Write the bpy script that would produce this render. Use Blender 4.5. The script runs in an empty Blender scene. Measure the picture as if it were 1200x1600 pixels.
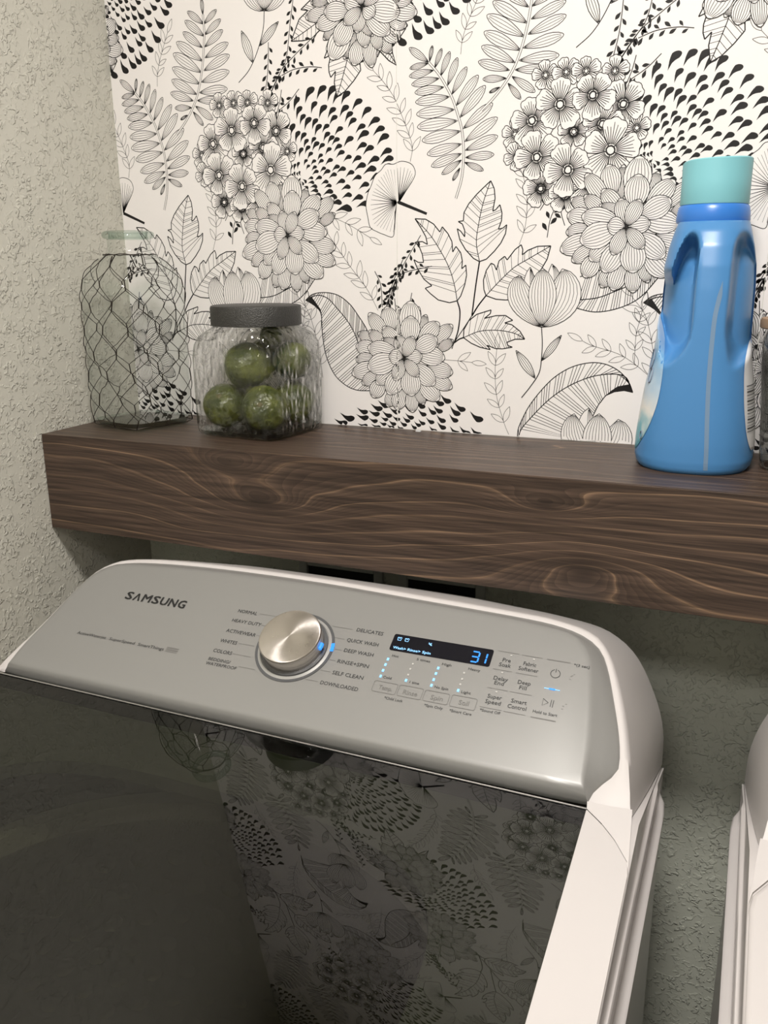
import bpy, bmesh, math, random
from mathutils import Vector, Matrix
S = bpy.context.scene
COL = S.collection
random.seed(7)
PI = math.pi
Z0 = 1.2                      # height of the shelf top above the floor; "rel" heights below are measured from it

# ---------------------------------------------------------------- camera
YAW, PITCH, ROLL = 0.40417541, 0.27563751, -0.00806695
cf = Vector((-math.sin(YAW)*math.cos(PITCH), math.cos(YAW)*math.cos(PITCH), -math.sin(PITCH)))
r0 = Vector((math.cos(YAW), math.sin(YAW), 0)); u0 = r0.cross(cf)
cr = math.cos(ROLL)*r0 + math.sin(ROLL)*u0; cu = -math.sin(ROLL)*r0 + math.cos(ROLL)*u0
cam = bpy.data.cameras.new('camera'); camo = bpy.data.objects.new('camera', cam); COL.objects.link(camo)
camo.matrix_world = Matrix(((cr.x, cu.x, -cf.x, 0.89162258), (cr.y, cu.y, -cf.y, -1.09895734), (cr.z, cu.z, -cf.z, 0.21512838+Z0), (0, 0, 0, 1)))
cam.sensor_fit = 'HORIZONTAL'; cam.sensor_width = 36; cam.lens = 1346.12232*36/1200
cam.clip_start = 0.02; S.camera = camo

# ---------------------------------------------------------------- world, light, exposure
wd = bpy.data.worlds.new('world'); S.world = wd; wd.use_nodes = True
wd.node_tree.nodes['Background'].inputs[0].default_value = (1, 0.96, 0.9, 1)
wd.node_tree.nodes['Background'].inputs[1].default_value = 0.05
S.view_settings.view_transform = 'Standard'; S.view_settings.look = 'None'
S.view_settings.gamma = 1; S.view_settings.use_curve_mapping = False
S.view_settings.exposure = 0.0
LIGHT_POWER = 22.0
FILL_POWER = 9.5
LIGHT_XY = (0.80, -0.93)

# ---------------------------------------------------------------- helpers
def link(o): COL.objects.link(o); return o
def empty(name, loc=(0,0,0), parent=None):
    o = bpy.data.objects.new(name, None); o.location = loc; o.empty_display_size = .02; o.parent = parent
    return link(o)
def tag(o, label, cat, group=None):
    o['label'] = label; o['category'] = cat
    if group: o['group'] = group
    return o
def struct(o): o['kind'] = 'structure'; return o
def mobj(name, verts, faces, mats, parent=None, mi=None, smooth=False, loc=(0,0,0), recalc=False):
    me = bpy.data.meshes.new(name); me.from_pydata([tuple(v) for v in verts], [], faces)
    if not isinstance(mats, (list, tuple)): mats = [mats]
    for m in mats: me.materials.append(m)
    if mi: me.polygons.foreach_set('material_index', mi)
    if smooth: me.polygons.foreach_set('use_smooth', [True]*len(me.polygons))
    if recalc:
        bm = bmesh.new(); bm.from_mesh(me); bmesh.ops.recalc_face_normals(bm, faces=bm.faces[:]); bm.to_mesh(me); bm.free()
    me.update()
    o = bpy.data.objects.new(name, me); o.location = loc; o.parent = parent
    return link(o)
def bev(o, w=.002, seg=2, ang=30):
    m = o.modifiers.new('b', 'BEVEL'); m.width = w; m.segments = seg; m.limit_method = 'ANGLE'; m.angle_limit = math.radians(ang)
    m.harden_normals = False
    return o
def autosmooth(o, ang=35):
    me = o.data
    me.polygons.foreach_set('use_smooth', [True]*len(me.polygons))
    me.set_sharp_from_angle(angle=math.radians(ang)); return o
class MB:
    def __init__(s): s.v = []; s.f = []; s.m = []
    def add(s, vs, fs, mi=0):
        b = len(s.v); s.v += [tuple(v) for v in vs]; s.f += [tuple(b+i for i in f) for f in fs]; s.m += [mi]*len(fs)
    def box(s, x0, y0, z0, x1, y1, z1, mi=0):
        s.add([(x0,y0,z0),(x1,y0,z0),(x1,y1,z0),(x0,y1,z0),(x0,y0,z1),(x1,y0,z1),(x1,y1,z1),(x0,y1,z1)],
              [(3,2,1,0),(4,5,6,7),(0,1,5,4),(1,2,6,5),(2,3,7,6),(3,0,4,7)], mi)
    def loft(s, rings, closed=True, cap0=False, cap1=False, mi=0):
        n = len(rings[0]); b = len(s.v)
        for r in rings: s.v += [tuple(p) for p in r]
        for i in range(len(rings)-1):
            for j in range(n if closed else n-1):
                k = (j+1) % n
                s.f.append((b+i*n+j, b+i*n+k, b+(i+1)*n+k, b+(i+1)*n+j)); s.m.append(mi)
        if cap0: s.f.append(tuple(b+j for j in range(n))[::-1]); s.m.append(mi)
        if cap1: s.f.append(tuple(b+(len(rings)-1)*n+j for j in range(n))); s.m.append(mi)
    def tube(s, pts, r, n=6, mi=0, closed=False):
        P = [Vector(p) for p in pts]; rings = []; up = None
        for i, p in enumerate(P):
            a = P[max(i-1, 0)]; c = P[min(i+1, len(P)-1)]
            t = (c-a).normalized() if (c-a).length > 1e-9 else Vector((0,0,1))
            if up is None: up = t.orthogonal().normalized()
            up = (up - t*up.dot(t)).normalized(); w = t.cross(up)
            rr = r[i] if isinstance(r, (list, tuple)) else r
            rings.append([p + (up*math.cos(2*PI*k/n) + w*math.sin(2*PI*k/n))*rr for k in range(n)])
        s.loft(rings, True, not closed, not closed, mi)
    def build(s, name, mats, parent=None, smooth=None, recalc=True, loc=(0,0,0)):
        o = mobj(name, s.v, s.f, mats, parent, s.m if isinstance(mats, (list, tuple)) else None, False, loc, recalc)
        if smooth: autosmooth(o, smooth)
        return o
def resample(pts, n):
    P = [Vector(p) for p in pts]; d = [0]
    for a, b in zip(P, P[1:]): d.append(d[-1]+(b-a).length)
    out = []; j = 0
    for i in range(n):
        t = d[-1]*i/(n-1)
        while j < len(P)-2 and d[j+1] < t: j += 1
        u = (t-d[j])/max(d[j+1]-d[j], 1e-9); out.append(P[j].lerp(P[j+1], min(max(u,0),1)))
    return out
def spline(pts, per=6):
    P = [Vector(p) for p in pts]
    if len(P) < 3: return P
    Q = [P[0]*2-P[1]] + P + [P[-1]*2-P[-2]]; out = []
    for i in range(1, len(Q)-2):
        a, b, c, d = Q[i-1:i+3]
        for k in range(per):
            t = k/per
            out.append(.5*((2*b)+(c-a)*t+(2*a-5*b+4*c-d)*t*t+(3*b-a-3*c+d)*t**3))
    out.append(P[-1]); return out

# ---------------------------------------------------------------- materials
def newmat(name):
    m = bpy.data.materials.new(name); m.use_nodes = True; nt = m.node_tree
    b = nt.nodes['Principled BSDF']; return m, nt, b
def nd(nt, t, **kw):
    n = nt.nodes.new(t)
    for k, v in kw.items():
        if k in n.inputs: n.inputs[k].default_value = v
        else: setattr(n, k, v)
    return n
def mat(name, col, rough=.5, metal=0, bump=0, bscale=200, spec=.5, emit=None, estr=1, coat=0):
    m, nt, b = newmat(name)
    b.inputs['Base Color'].default_value = (*col, 1); b.inputs['Roughness'].default_value = rough
    b.inputs['Metallic'].default_value = metal; b.inputs['Specular IOR Level'].default_value = spec
    b.inputs['Coat Weight'].default_value = coat
    if emit: b.inputs['Emission Color'].default_value = (*emit, 1); b.inputs['Emission Strength'].default_value = estr
    tc = nd(nt, 'ShaderNodeTexCoord'); n = nd(nt, 'ShaderNodeTexNoise'); n.inputs['Scale'].default_value = bscale
    nt.links.new(tc.outputs['Object'], n.inputs['Vector'])
    if bump:
        bp = nd(nt, 'ShaderNodeBump'); bp.inputs['Strength'].default_value = 1; bp.inputs['Distance'].default_value = bump
        nt.links.new(n.outputs[0], bp.inputs['Height']); nt.links.new(bp.outputs[0], b.inputs['Normal'])
    else:
        mp = nd(nt, 'ShaderNodeMapRange'); mp.inputs['To Min'].default_value = rough*.94; mp.inputs['To Max'].default_value = min(1, rough*1.06)
        nt.links.new(n.outputs[0], mp.inputs[0]); nt.links.new(mp.outputs[0], b.inputs['Roughness'])
    return m
def wall_mat(name, col, strength=.0013):
    # knock-down drywall texture: flattened splats of two sizes
    m, nt, b = newmat(name); L = nt.links.new
    tc = nd(nt, 'ShaderNodeTexCoord')
    n1 = nd(nt, 'ShaderNodeTexNoise'); n1.inputs['Scale'].default_value = 135; n1.inputs['Detail'].default_value = 2.5; n1.inputs['Distortion'].default_value = .9
    n2 = nd(nt, 'ShaderNodeTexNoise'); n2.inputs['Scale'].default_value = 40; n2.inputs['Detail'].default_value = 2
    L(tc.outputs['Object'], n1.inputs['Vector']); L(tc.outputs['Object'], n2.inputs['Vector'])
    r = nd(nt, 'ShaderNodeValToRGB'); r.color_ramp.elements[0].position = .50; r.color_ramp.elements[1].position = .62
    r.color_ramp.interpolation = 'EASE'
    L(n1.outputs[0], r.inputs[0])
    r2 = nd(nt, 'ShaderNodeMapRange'); r2.inputs['From Min'].default_value = .35; r2.inputs['From Max'].default_value = .6
    L(n2.outputs[0], r2.inputs[0])
    mu = nd(nt, 'ShaderNodeMath', operation='MULTIPLY'); L(r.outputs[0], mu.inputs[0]); L(r2.outputs[0], mu.inputs[1])
    ad = nd(nt, 'ShaderNodeMath', operation='MULTIPLY_ADD'); L(n2.outputs[0], ad.inputs[0]); ad.inputs[1].default_value = .5; L(mu.outputs[0], ad.inputs[2])
    bp = nd(nt, 'ShaderNodeBump'); bp.inputs['Strength'].default_value = 1; bp.inputs['Distance'].default_value = strength
    L(ad.outputs[0], bp.inputs['Height']); L(bp.outputs[0], b.inputs['Normal'])
    b.inputs['Base Color'].default_value = (*col, 1); b.inputs['Roughness'].default_value = .75; b.inputs['Specular IOR Level'].default_value = .3
    return m
def wood_mat(name, knots, axis_swap=False):
    # dark walnut stain: contour lines of a bumped height field give cathedral rings round the knots
    m, nt, b = newmat(name); L = nt.links.new
    tc = nd(nt, 'ShaderNodeTexCoord'); sp = nd(nt, 'ShaderNodeSeparateXYZ'); L(tc.outputs['Object'], sp.inputs[0])
    X = sp.outputs[0]; Z = sp.outputs[1] if axis_swap else sp.outputs[2]
    def M(op, a, c=None, d=None):
        n = nd(nt, 'ShaderNodeMath', operation=op)
        for i, v in enumerate((a, c, d)):
            if v is None: continue
            if isinstance(v, (int, float)): n.inputs[i].default_value = v
            else: L(v, n.inputs[i])
        return n.outputs[0]
    mp = nd(nt, 'ShaderNodeMapping'); mp.inputs['Scale'].default_value = (2.0, 11, 11); L(tc.outputs['Object'], mp.inputs[0])
    wn = nd(nt, 'ShaderNodeTexNoise'); wn.inputs['Scale'].default_value = 1.3; wn.inputs['Detail'].default_value = 2; L(mp.outputs[0], wn.inputs['Vector'])
    f = M('MULTIPLY', Z, 13.0)
    f = M('ADD', f, M('MULTIPLY', wn.outputs[0], .75))
    for (kx, kz, sx, sz, a) in knots:
        dx = M('DIVIDE', M('SUBTRACT', X, kx), sx); dz = M('DIVIDE', M('SUBTRACT', Z, kz), sz)
        r2 = M('ADD', M('MULTIPLY', dx, dx), M('MULTIPLY', dz, dz))
        f = M('ADD', f, M('MULTIPLY', M('POWER', M('ADD', r2, 1.0), -1.0), a))
    w = M('FRACT', M('MULTIPLY', f, 3.6))
    fine = M('FRACT', M('MULTIPLY', f, 19.0))
    # fibre streaks
    mp2 = nd(nt, 'ShaderNodeMapping'); mp2.inputs['Scale'].default_value = (9, 260, 260); L(tc.outputs['Object'], mp2.inputs[0])
    st = nd(nt, 'ShaderNodeTexNoise'); st.inputs['Scale'].default_value = 1; st.inputs['Detail'].default_value = 4; L(mp2.outputs[0], st.inputs['Vector'])
    mp3 = nd(nt, 'ShaderNodeMapping'); mp3.inputs['Scale'].default_value = (2.5, 9, 9); L(tc.outputs['Object'], mp3.inputs[0])
    cl = nd(nt, 'ShaderNodeTexNoise'); cl.inputs['Scale'].default_value = 1; cl.inputs['Detail'].default_value = 3; L(mp3.outputs[0], cl.inputs['Vector'])
    line = nd(nt, 'ShaderNodeValToRGB'); e = line.color_ramp.elements
    e[0].position = 0; e[0].color = (.053,.034,.024,1); e[1].position = 1; e[1].color = (.078,.050,.036,1)
    for ps, c in ((.60,(.058,.037,.026,1)),(.86,(.088,.058,.040,1)),(.94,(.22,.14,.085,1)),(.968,(.115,.072,.046,1))):
        q = e.new(ps); q.color = c
    L(w, line.inputs[0])
    # lines show strongly only where the slow noise lets them
    lo = nd(nt, 'ShaderNodeMapRange'); lo.inputs['From Min'].default_value = .42; lo.inputs['From Max'].default_value = .62; L(cl.outputs[0], lo.inputs[0])
    base = nd(nt, 'ShaderNodeMix', data_type='RGBA'); base.inputs[6].default_value = (.062,.040,.029,1)
    L(M('MULTIPLY_ADD', lo.outputs[0], .65, .35), base.inputs[0]); L(line.outputs[0], base.inputs[7])
    fr = nd(nt, 'ShaderNodeMapRange'); fr.inputs['To Min'].default_value = .80; fr.inputs['To Max'].default_value = 1.22; L(fine, fr.inputs[0])
    sr = nd(nt, 'ShaderNodeMapRange'); sr.inputs['From Min'].default_value = .3; sr.inputs['From Max'].default_value = .7; sr.inputs['To Min'].default_value = .52; sr.inputs['To Max'].default_value = 1.5; L(st.outputs[0], sr.inputs[0])
    mul = M('MULTIPLY', fr.outputs[0], sr.outputs[0])
    # knots darken
    for (kx, kz, sx, sz, a) in knots:
        dx = M('DIVIDE', M('SUBTRACT', X, kx), sx*.30); dz = M('DIVIDE', M('SUBTRACT', Z, kz), sz*.34)
        r2 = M('ADD', M('MULTIPLY', dx, dx), M('MULTIPLY', dz, dz))
        mul = M('MULTIPLY', mul, M('SUBTRACT', 1.0, M('MULTIPLY', M('POWER', M('ADD', M('POWER', r2, 1.5), 1.0), -1.0), .5)))
    vm = nd(nt, 'ShaderNodeVectorMath', operation='SCALE'); L(base.outputs[2], vm.inputs[0]); L(mul, vm.inputs['Scale'])
    L(vm.outputs[0], b.inputs['Base Color'])
    b.inputs['Roughness'].default_value = .42; b.inputs['Specular IOR Level'].default_value = .4
    bp = nd(nt, 'ShaderNodeBump'); bp.inputs['Strength'].default_value = .5; bp.inputs['Distance'].default_value = .0004
    L(st.outputs[0], bp.inputs['Height']); L(bp.outputs[0], b.inputs['Normal'])
    return m
def thin_glass(name, tint, ior=1.5, rough=0.0, bumpd=0, bscale=60, refr=0, edge=0, edgecol=(.3,.4,.36), voronoi=False, front_only=True):
    # a pane or wall of clear glass: fresnel mirror on the outside, tinted see-through, optional wavy refraction
    m, nt, b = newmat(name); L = nt.links.new; nt.nodes.remove(b); out = nt.nodes['Material Output']
    tr = nd(nt, 'ShaderNodeBsdfTransparent'); tr.inputs[0].default_value = (*tint, 1)
    gl = nd(nt, 'ShaderNodeBsdfGlossy'); gl.inputs['Roughness'].default_value = rough; gl.inputs['Color'].default_value = (1,1,1,1)
    fr = nd(nt, 'ShaderNodeFresnel'); fr.inputs['IOR'].default_value = ior
    geo = nd(nt, 'ShaderNodeNewGeometry')
    inv = nd(nt, 'ShaderNodeMath', operation='SUBTRACT'); inv.inputs[0].default_value = 1; L(geo.outputs['Backfacing'], inv.inputs[1])
    fac = nd(nt, 'ShaderNodeMath', operation='MULTIPLY'); L(fr.outputs[0], fac.inputs[0]); L(inv.outputs[0], fac.inputs[1])
    body = tr.outputs[0]
    bp = None
    if bumpd:
        tc = nd(nt, 'ShaderNodeTexCoord')
        if voronoi:
            vo = nd(nt, 'ShaderNodeTexVoronoi'); vo.feature = 'SMOOTH_F1'; vo.inputs['Scale'].default_value = bscale; vo.inputs['Smoothness'].default_value = .6
            mpn = nd(nt, 'ShaderNodeMapping'); mpn.inputs['Scale'].default_value = (1, 1, .55)
            L(tc.outputs['Object'], mpn.inputs[0]); L(mpn.outputs[0], vo.inputs['Vector']); src = vo.outputs['Distance']
        else:
            vo = nd(nt, 'ShaderNodeTexNoise'); vo.inputs['Scale'].default_value = bscale; L(tc.outputs['Object'], vo.inputs['Vector']); src = vo.outputs[0]
        bp = nd(nt, 'ShaderNodeBump'); bp.inputs['Strength'].default_value = 1; bp.inputs['Distance'].default_value = bumpd
        L(src, bp.inputs['Height']); L(bp.outputs[0], gl.inputs['Normal']); L(bp.outputs[0], fr.inputs['Normal'])
    if refr:
        rf = nd(nt, 'ShaderNodeBsdfRefraction'); rf.inputs['IOR'].default_value = 1.2; rf.inputs['Color'].default_value = (*tint, 1)
        rf.inputs['Roughness'].default_value = 0.0
        if bp: L(bp.outputs[0], rf.inputs['Normal'])
        mx = nd(nt, 'ShaderNodeMixShader'); mx.inputs[0].default_value = refr; L(body, mx.inputs[1]); L(rf.outputs[0], mx.inputs[2]); body = mx.outputs[0]
    if edge:
        lw = nd(nt, 'ShaderNodeLayerWeight'); lw.inputs['Blend'].default_value = .35
        pw = nd(nt, 'ShaderNodeMath', operation='MULTIPLY'); pw.inputs[1].default_value = edge; L(lw.outputs['Facing'], pw.inputs[0])
        t2 = nd(nt, 'ShaderNodeBsdfTransparent'); t2.inputs[0].default_value = (*edgecol, 1)
        mx = nd(nt, 'ShaderNodeMixShader'); L(pw.outputs[0], mx.inputs[0]); L(body, mx.inputs[1]); L(t2.outputs[0], mx.inputs[2]); body = mx.outputs[0]
    ms = nd(nt, 'ShaderNodeMixShader'); L(fac.outputs[0], ms.inputs[0]); L(body, ms.inputs[1]); L(gl.outputs[0], ms.inputs[2])
    L(ms.outputs[0], out.inputs[0]); return m

M_WALL = wall_mat('painted_drywall', (.60,.585,.51))
M_WALLB = wall_mat('painted_drywall_back', (.60,.62,.53))
M_WALLD = wall_mat('bounce_cut_drywall', (.34,.32,.28))  # for the unseen right wall, darkened to cut bounce light on the washer side
M_CEIL = wall_mat('ceiling_paint', (.72,.70,.66), .0008)
M_FLOOR = mat('vinyl_floor', (.30,.27,.23), .5, bump=.0002, bscale=40)
M_TRIM = mat('trim_paint', (.75,.74,.70), .4)
M_PAPER = mat('wallpaper_paper', (.86,.83,.81), .55, bump=.00006, bscale=900, spec=.25)
M_INK = mat('wallpaper_ink', (.010,.009,.009), .5, spec=.3)
M_INKT = mat('wallpaper_thin_ink', (.05,.047,.045), .5, spec=.3)

# wallpaper and panel drawing data, in tenths of a millimetre on the wall / on the panel
INK = [
 ('R',0,0,180,133,[5275,4635,5293,4790,5350,4957,5445,5151,5521,5294]),
 ('R',0,0,195,152,[4621,3459,4650,3628,4588,3819,4469,4088,4393,4242,4263,4418,4133,4557]),
 ('R',0,0,177,146,[6075,2420,6139,2608,6158,2794,6151,2980,6097,3221,6012,3370]),
 ('R',0,0,215,157,[4169,1603,4007,1897,3774,2190,3472,2609]),
 ('R',0,0,196,147,[5115,973,5294,965,5493,950]),
 ('R',0,0,205,175,[6020,24,5950,180,5843,514,5812,847,5825,1126]),
 ('R',0,0,200,160,[7736,871,7555,1010,7357,1120,7041,1209,6919,1264]),
 ('R',0,0,172,142,[7565,1010,7561,1337,7595,1527,7621,1678]),
 ('R',0,0,204,165,[3383,2880,3730,2739,4070,2545]),
 ('R',0,0,231,182,[3343,664,3303,1022,3168,1549,2975,1809]),
 ('B',0,28,[3124,1734,3227,1810,3401,1836,3597,1801,3764,1685,3882,1536,4011,1335,4092,1088],[3149,1740,3301,1799,3448,1757,3568,1640,3735,1448,3853,1234,3968,866,4085,517],[3124,1729,3223,1676,3315,1605,3350,1508,3356,1289,3402,980,3521,716,3692,566,3865,507,4085,512],[3111,1729,3206,1784,3278,1691,3338,1612,3358,1525,3310,1599,3223,1676]),
 ('B',0,22,[6848,2033,6972,2070,7141,2125,7365,2160,7586,2177,7744,2248,7929,2406],[6844,1757,7085,1787,7327,1882,7509,1957,7685,2067,7935,2335],[6779,1670,7056,1615,7341,1666,7576,1790,7762,2011,7941,2263],[]),
 ('B',0,24,[6148,-236,6139,43,6176,194,6304,453,6542,753,6778,923,7013,995,7210,988,7390,906,7514,774,7570,654],[6156,-149,6170,66,6291,243,6552,528,6828,724,7140,847,7452,850,7564,658],[6916,-178,6986,37,7145,436,7190,515,7253,603,7348,657,7463,673,7569,654],[7575,646,7516,750,7383,719,7299,655,7244,591,7349,644,7464,665]),
 ('L',0,[5690,3183,5738,3088,5751,2976,5725,2826,5765,2844,5815,2899,5844,2804,5841,2710,5803,2610,5864,2624,5910,2661,5897,2557,5839,2443,5759,2348,5657,2253,5567,2224,5487,2264,5378,2373,5301,2492,5263,2629,5310,2598,5365,2529,5363,2607,5330,2685,5276,2715,5344,2723,5349,2819,5410,2922,5512,3032,5594,3103],[5684,3174,5598,2925,5542,2660,5521,2449,5567,2224],[5567,2224,5526,1939,5481,1557]),
 ('L',0,[4688,2766,4832,2756,4942,2695,5030,2595,5062,2657,5139,2573,5194,2474,5207,2346,5249,2414,5315,2335,5338,2236,5333,2138,5386,2183,5399,2058,5376,1939,5324,1798,5277,1737,5172,1712,5017,1746,4905,1827,4832,1894,4926,1926,4814,2010,4724,2142,4672,2257,4735,2222,4808,2222,4790,2322,4745,2423,4689,2473,4789,2482,4860,2445,4838,2540,4777,2640],[4688,2766,4899,2558,5055,2339,5166,2139,5235,1939,5277,1737],[5277,1737,5317,1595,5298,1370,5246,1203]),
 ('L',0,[6473,2400,6308,2397,6189,2352,6120,2299,6124,2362,6102,2420,6026,2364,5928,2240,5895,2285,5824,2231,5792,2119,5763,2183,5721,2203,5660,2116,5625,1998,5634,1879,5664,1804,5796,1760,5923,1751,6068,1762,6207,1880,6369,2130,6435,2244],[6473,2400,6193,2247,6013,2143,5832,1978,5664,1804],[5664,1804,5564,1679,5481,1547]),
 ('L',0,[6189,1267,6123,1366,6016,1444,5921,1466,6025,1500,5929,1559,5802,1555,5650,1519,5727,1580,5736,1626,5545,1568,5439,1485,5375,1372,5371,1268,5477,1199,5598,1150,5739,1123,5695,1178,5803,1140,5899,1138,6032,1162,5972,1181,5956,1221,6064,1264],[6189,1267,6062,1334,5850,1370,5593,1355,5371,1268],[5371,1268,5312,1246,5246,1199]),
 ('S',0,9,[5481,1551,5375,1392,5246,1203,5214,1119]),
 ('L',0,[8144,4292,8112,4461,8132,4593,8066,4527,8043,4591,8041,4673,8072,4789,7983,4757,8013,4819,8076,4935,8173,5016,8315,5091,8407,5011,8452,4937,8508,4831,8525,4745,8438,4798,8506,4671,8459,4665,8469,4573,8374,4459,8253,4346],[8144,4292,8233,4533,8309,4791,8315,5071],[8315,5071,8328,5149]),
 ('L',0,[8940,4590,8838,4650,8725,4766,8691,4704,8623,4800,8590,4923,8729,5105,8930,5122,9063,4991,8940,4847,8873,4870,8884,4735],[8940,4590,8816,4781,8727,4987],[8727,4987,8683,5110]),
 ('L',0,[7526,5000,7653,5243,7777,5330,7681,5351,7804,5437,7998,5543,8181,5363,8105,5133,8020,5072,7986,5126,7888,5056,7825,4971,7814,5002,7692,4990],[7526,5000,7794,5126,7941,5211,8135,5369],[8135,5369,8275,5392]),
 ('U',1,[6400,1421],[6189,1822,6228,2151,90,6591,1862,6497,2187,110,6005,1781,6099,2055,160,6794,1766,6628,2129,210,6398,1803,6383,2140,175],[6400,1421,6418,1232,6416,1032,6393,849,6295,681,6175,520]),
 ('U',0,[7126,5395],[6856,5632,7011,5898,170,7403,5572,7337,5880,170,7149,5661,7178,5939,180],[7126,5395,7095,5175,6982,4914,6842,4714,6667,4577]),
 ('U',1,[7170,-347],[6982,119,7045,431,120,6783,2,6868,350,170,7509,-9,7419,310,190,7167,49,7179,367,180],[]),
 ('P',0,3,2,5,[6344,775,6080,1123,26,6417,1001,6657,1327,22]),
 ('P',0,3,2,5,[6913,4797,6750,5198,29,7028,4990,7342,5250,25]),
 ('P',0,3,1,4,[4863,4584,4606,4768,27,4859,4575,4614,4537,27,4927,4489,4606,4448,27,5001,4393,4638,4351,27,5064,4290,4681,4256,27,5138,4176,4690,4146,27,5203,4027,4703,4007,27,5246,3897,4714,3858,27,5286,3776,4779,3695,27,5303,3628,4849,3532,27,5305,3517,4906,3388,27,5306,3443,5048,3287,27,5287,3351,5194,3205,27,4874,4592,4910,4765,27,4943,4514,5032,4722,27,5021,4418,5136,4679,27,5112,4304,5235,4603,27,5169,4201,5355,4491,27,5227,4070,5502,4387,27,5277,3931,5595,4265,27,5320,3801,5691,4063,27,5344,3653,5755,3899,27,5352,3551,5765,3692,27,5358,3468,5723,3485,27,5348,3413,5593,3308,27]),
 ('S',0,25,[4863,4584,4990,4448,5095,4296,5180,4146,5245,3979,5300,3811,5328,3626,5333,3441,5310,3218,5240,2994]),
 ('S',0,-15,[4863,4584,4990,4448,5095,4296,5180,4146,5245,3979,5300,3811,5328,3626,5333,3441,5310,3218,5240,2994]),
 ('P',0,3,1,4,[6095,5055,5783,5272,27,6083,4890,5661,5161,27,6055,4750,5592,5025,27,6017,4609,5561,4850,27,5953,4484,5535,4698,27,5888,4407,5499,4536,27,5851,4323,5559,4338,27,5775,4233,5644,4182,27,6133,5059,6449,5236,27,6128,4927,6527,5073,27,6097,4771,6538,4925,27,6044,4632,6520,4729,27,6001,4503,6475,4517,27,5956,4406,6321,4387,27,5919,4338,6207,4147,27,5873,4269,6036,4082,27,6137,5190,5827,5407,27,6146,5206,6425,5367,27,6140,5337,5880,5515,27,6140,5337,6365,5487,27,6136,5451,6128,5645,27]),
 ('S',0,25,[6136,5451,6145,5222,6130,5125,6100,4930,6059,4749,6008,4585,5936,4420,5824,4255,5689,4108,5552,3993]),
 ('S',0,-15,[6136,5451,6145,5222,6130,5125,6100,4930,6059,4749,6008,4585,5936,4420,5824,4255,5689,4108,5552,3993]),
 ('R',0,1,82,62,[7170,5023,7160,4835,7135,4626,7079,4384]),
 ('R',0,1,78,58,[7579,5593,7574,5474,7523,5236,7486,5014,7435,4791,7316,4611,7164,4389]),
 ('R',0,1,75,56,[7901,5064,7764,4967,7559,4822,7360,4671,7150,4379]),
 ('R',0,1,76,57,[7948,4651,7779,4677,7553,4666,7357,4608]),
 ('R',0,1,83,63,[7349,4439,7314,4292,7266,4166]),
 ('R',0,1,78,59,[7622,4429,7482,4302,7295,4186]),
 ('R',0,1,96,65,[6321,2817,6394,2934]),
 ('R',0,1,96,65,[6423,2498,6453,2712,6533,2893]),
 ('R',0,1,95,64,[6633,2633,6587,2763,6572,2873]),
 ('R',0,1,75,53,[4127,2115,4207,1939,4228,1646]),
 ('R',0,1,73,52,[4520,2265,4382,1980,4287,1668]),
 ('R',0,1,75,53,[4399,1763,4415,1606]),
 ('R',0,1,74,52,[4645,1836,4622,1733]),
 ('R',0,1,76,53,[4767,2561,4474,2103,4287,1647]),
 ('R',0,1,76,54,[4924,2173,4474,2062,4334,1773]),
 ('G',0,[4463,2973,4849,2821],[4512,3043,4675,3267,4678,3372,4614,3441,4493,3469,4391,3439,4289,3444,4226,3376,4143,3308,4087,3185,4044,3097,4016,2952,4040,2805,4072,2675,4165,2618,4261,2579,4374,2547,4400,2649,4409,2867]),
 ('C',-1,205,25,40,[7624,3341],[-180,141,-120,190,-90,293,-60,405,-45,608,-30,843,-15,1160,0,1243,15,1207,30,1191,45,1152,60,1117,75,1052,90,962,105,733,120,431,150,153,180,141]),
 ('C',-1,170,-40,16,[4390,-168],[-180,952,-120,990,-90,930,-60,987,-30,1090,0,1213,20,1268,40,990,60,745,90,540,130,542,180,952]),
 ('H',1,[6324,4318,6483,9,6567,4332,6723,20,6797,4322,6950,5,7123,4294,7273,0,5980,3697,6146,0,6009,3443,6175,30,6320,3065,6523,10,6616,2981,6807,0,7244,3152,7470,10,7407,3677,7563,5,7239,3941,7481,30,6687,3681,6859,0,6183,3836,6453,12,6884,3096,7130,8,7017,3743,7257,-6,6258,3426,6529,20,6509,3988,6787,0,7126,3454,7438,-8,6640,3264,6920,25,6888,4062,7136,35]),
 ('D',2,[35,-3,218,685,24,-105,228,-68,672,33,-151,334,-243,681,65,197,236,321,583,40,82,233,100,757,60,-199,226,-491,594,42,357,176,691,454,43,197,193,501,482,55,449,95,705,258,44,-317,180,-652,324,45,-199,119,-494,359,44,-318,72,-684,149,60,-367,-16,-687,-48,57,-296,-101,-747,-250,51,-297,-188,-602,-377,51,-298,-276,-446,-560,69,-107,-400,-240,-677,56,-12,-374,-108,-710,63,105,-390,129,-736,56,175,-322,293,-622,47,198,-256,512,-549,59,314,-208,698,-374,50,313,-101,704,-172,55,-35,123,-292,416,51,35,125,-317,245,37,82,169,104,564,72,128,85,590,14,56,128,107,481,274,64,105,-65,453,-342,57,-58,58,-514,132,54,-82,-93,-395,-368,54,-59,-6,-518,-152,62,-12,-134,-227,-505,61,82,-109,117,-514,72,0,0,-81,314,58,0,0,-212,21,97,0,0,271,36,72,0,0,139,294,57,0,0,-135,-309,54,0,0,215,-242,53],[4530,976,0,100,7359,2601,0,103,8503,5287,150,92]),
]
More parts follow.
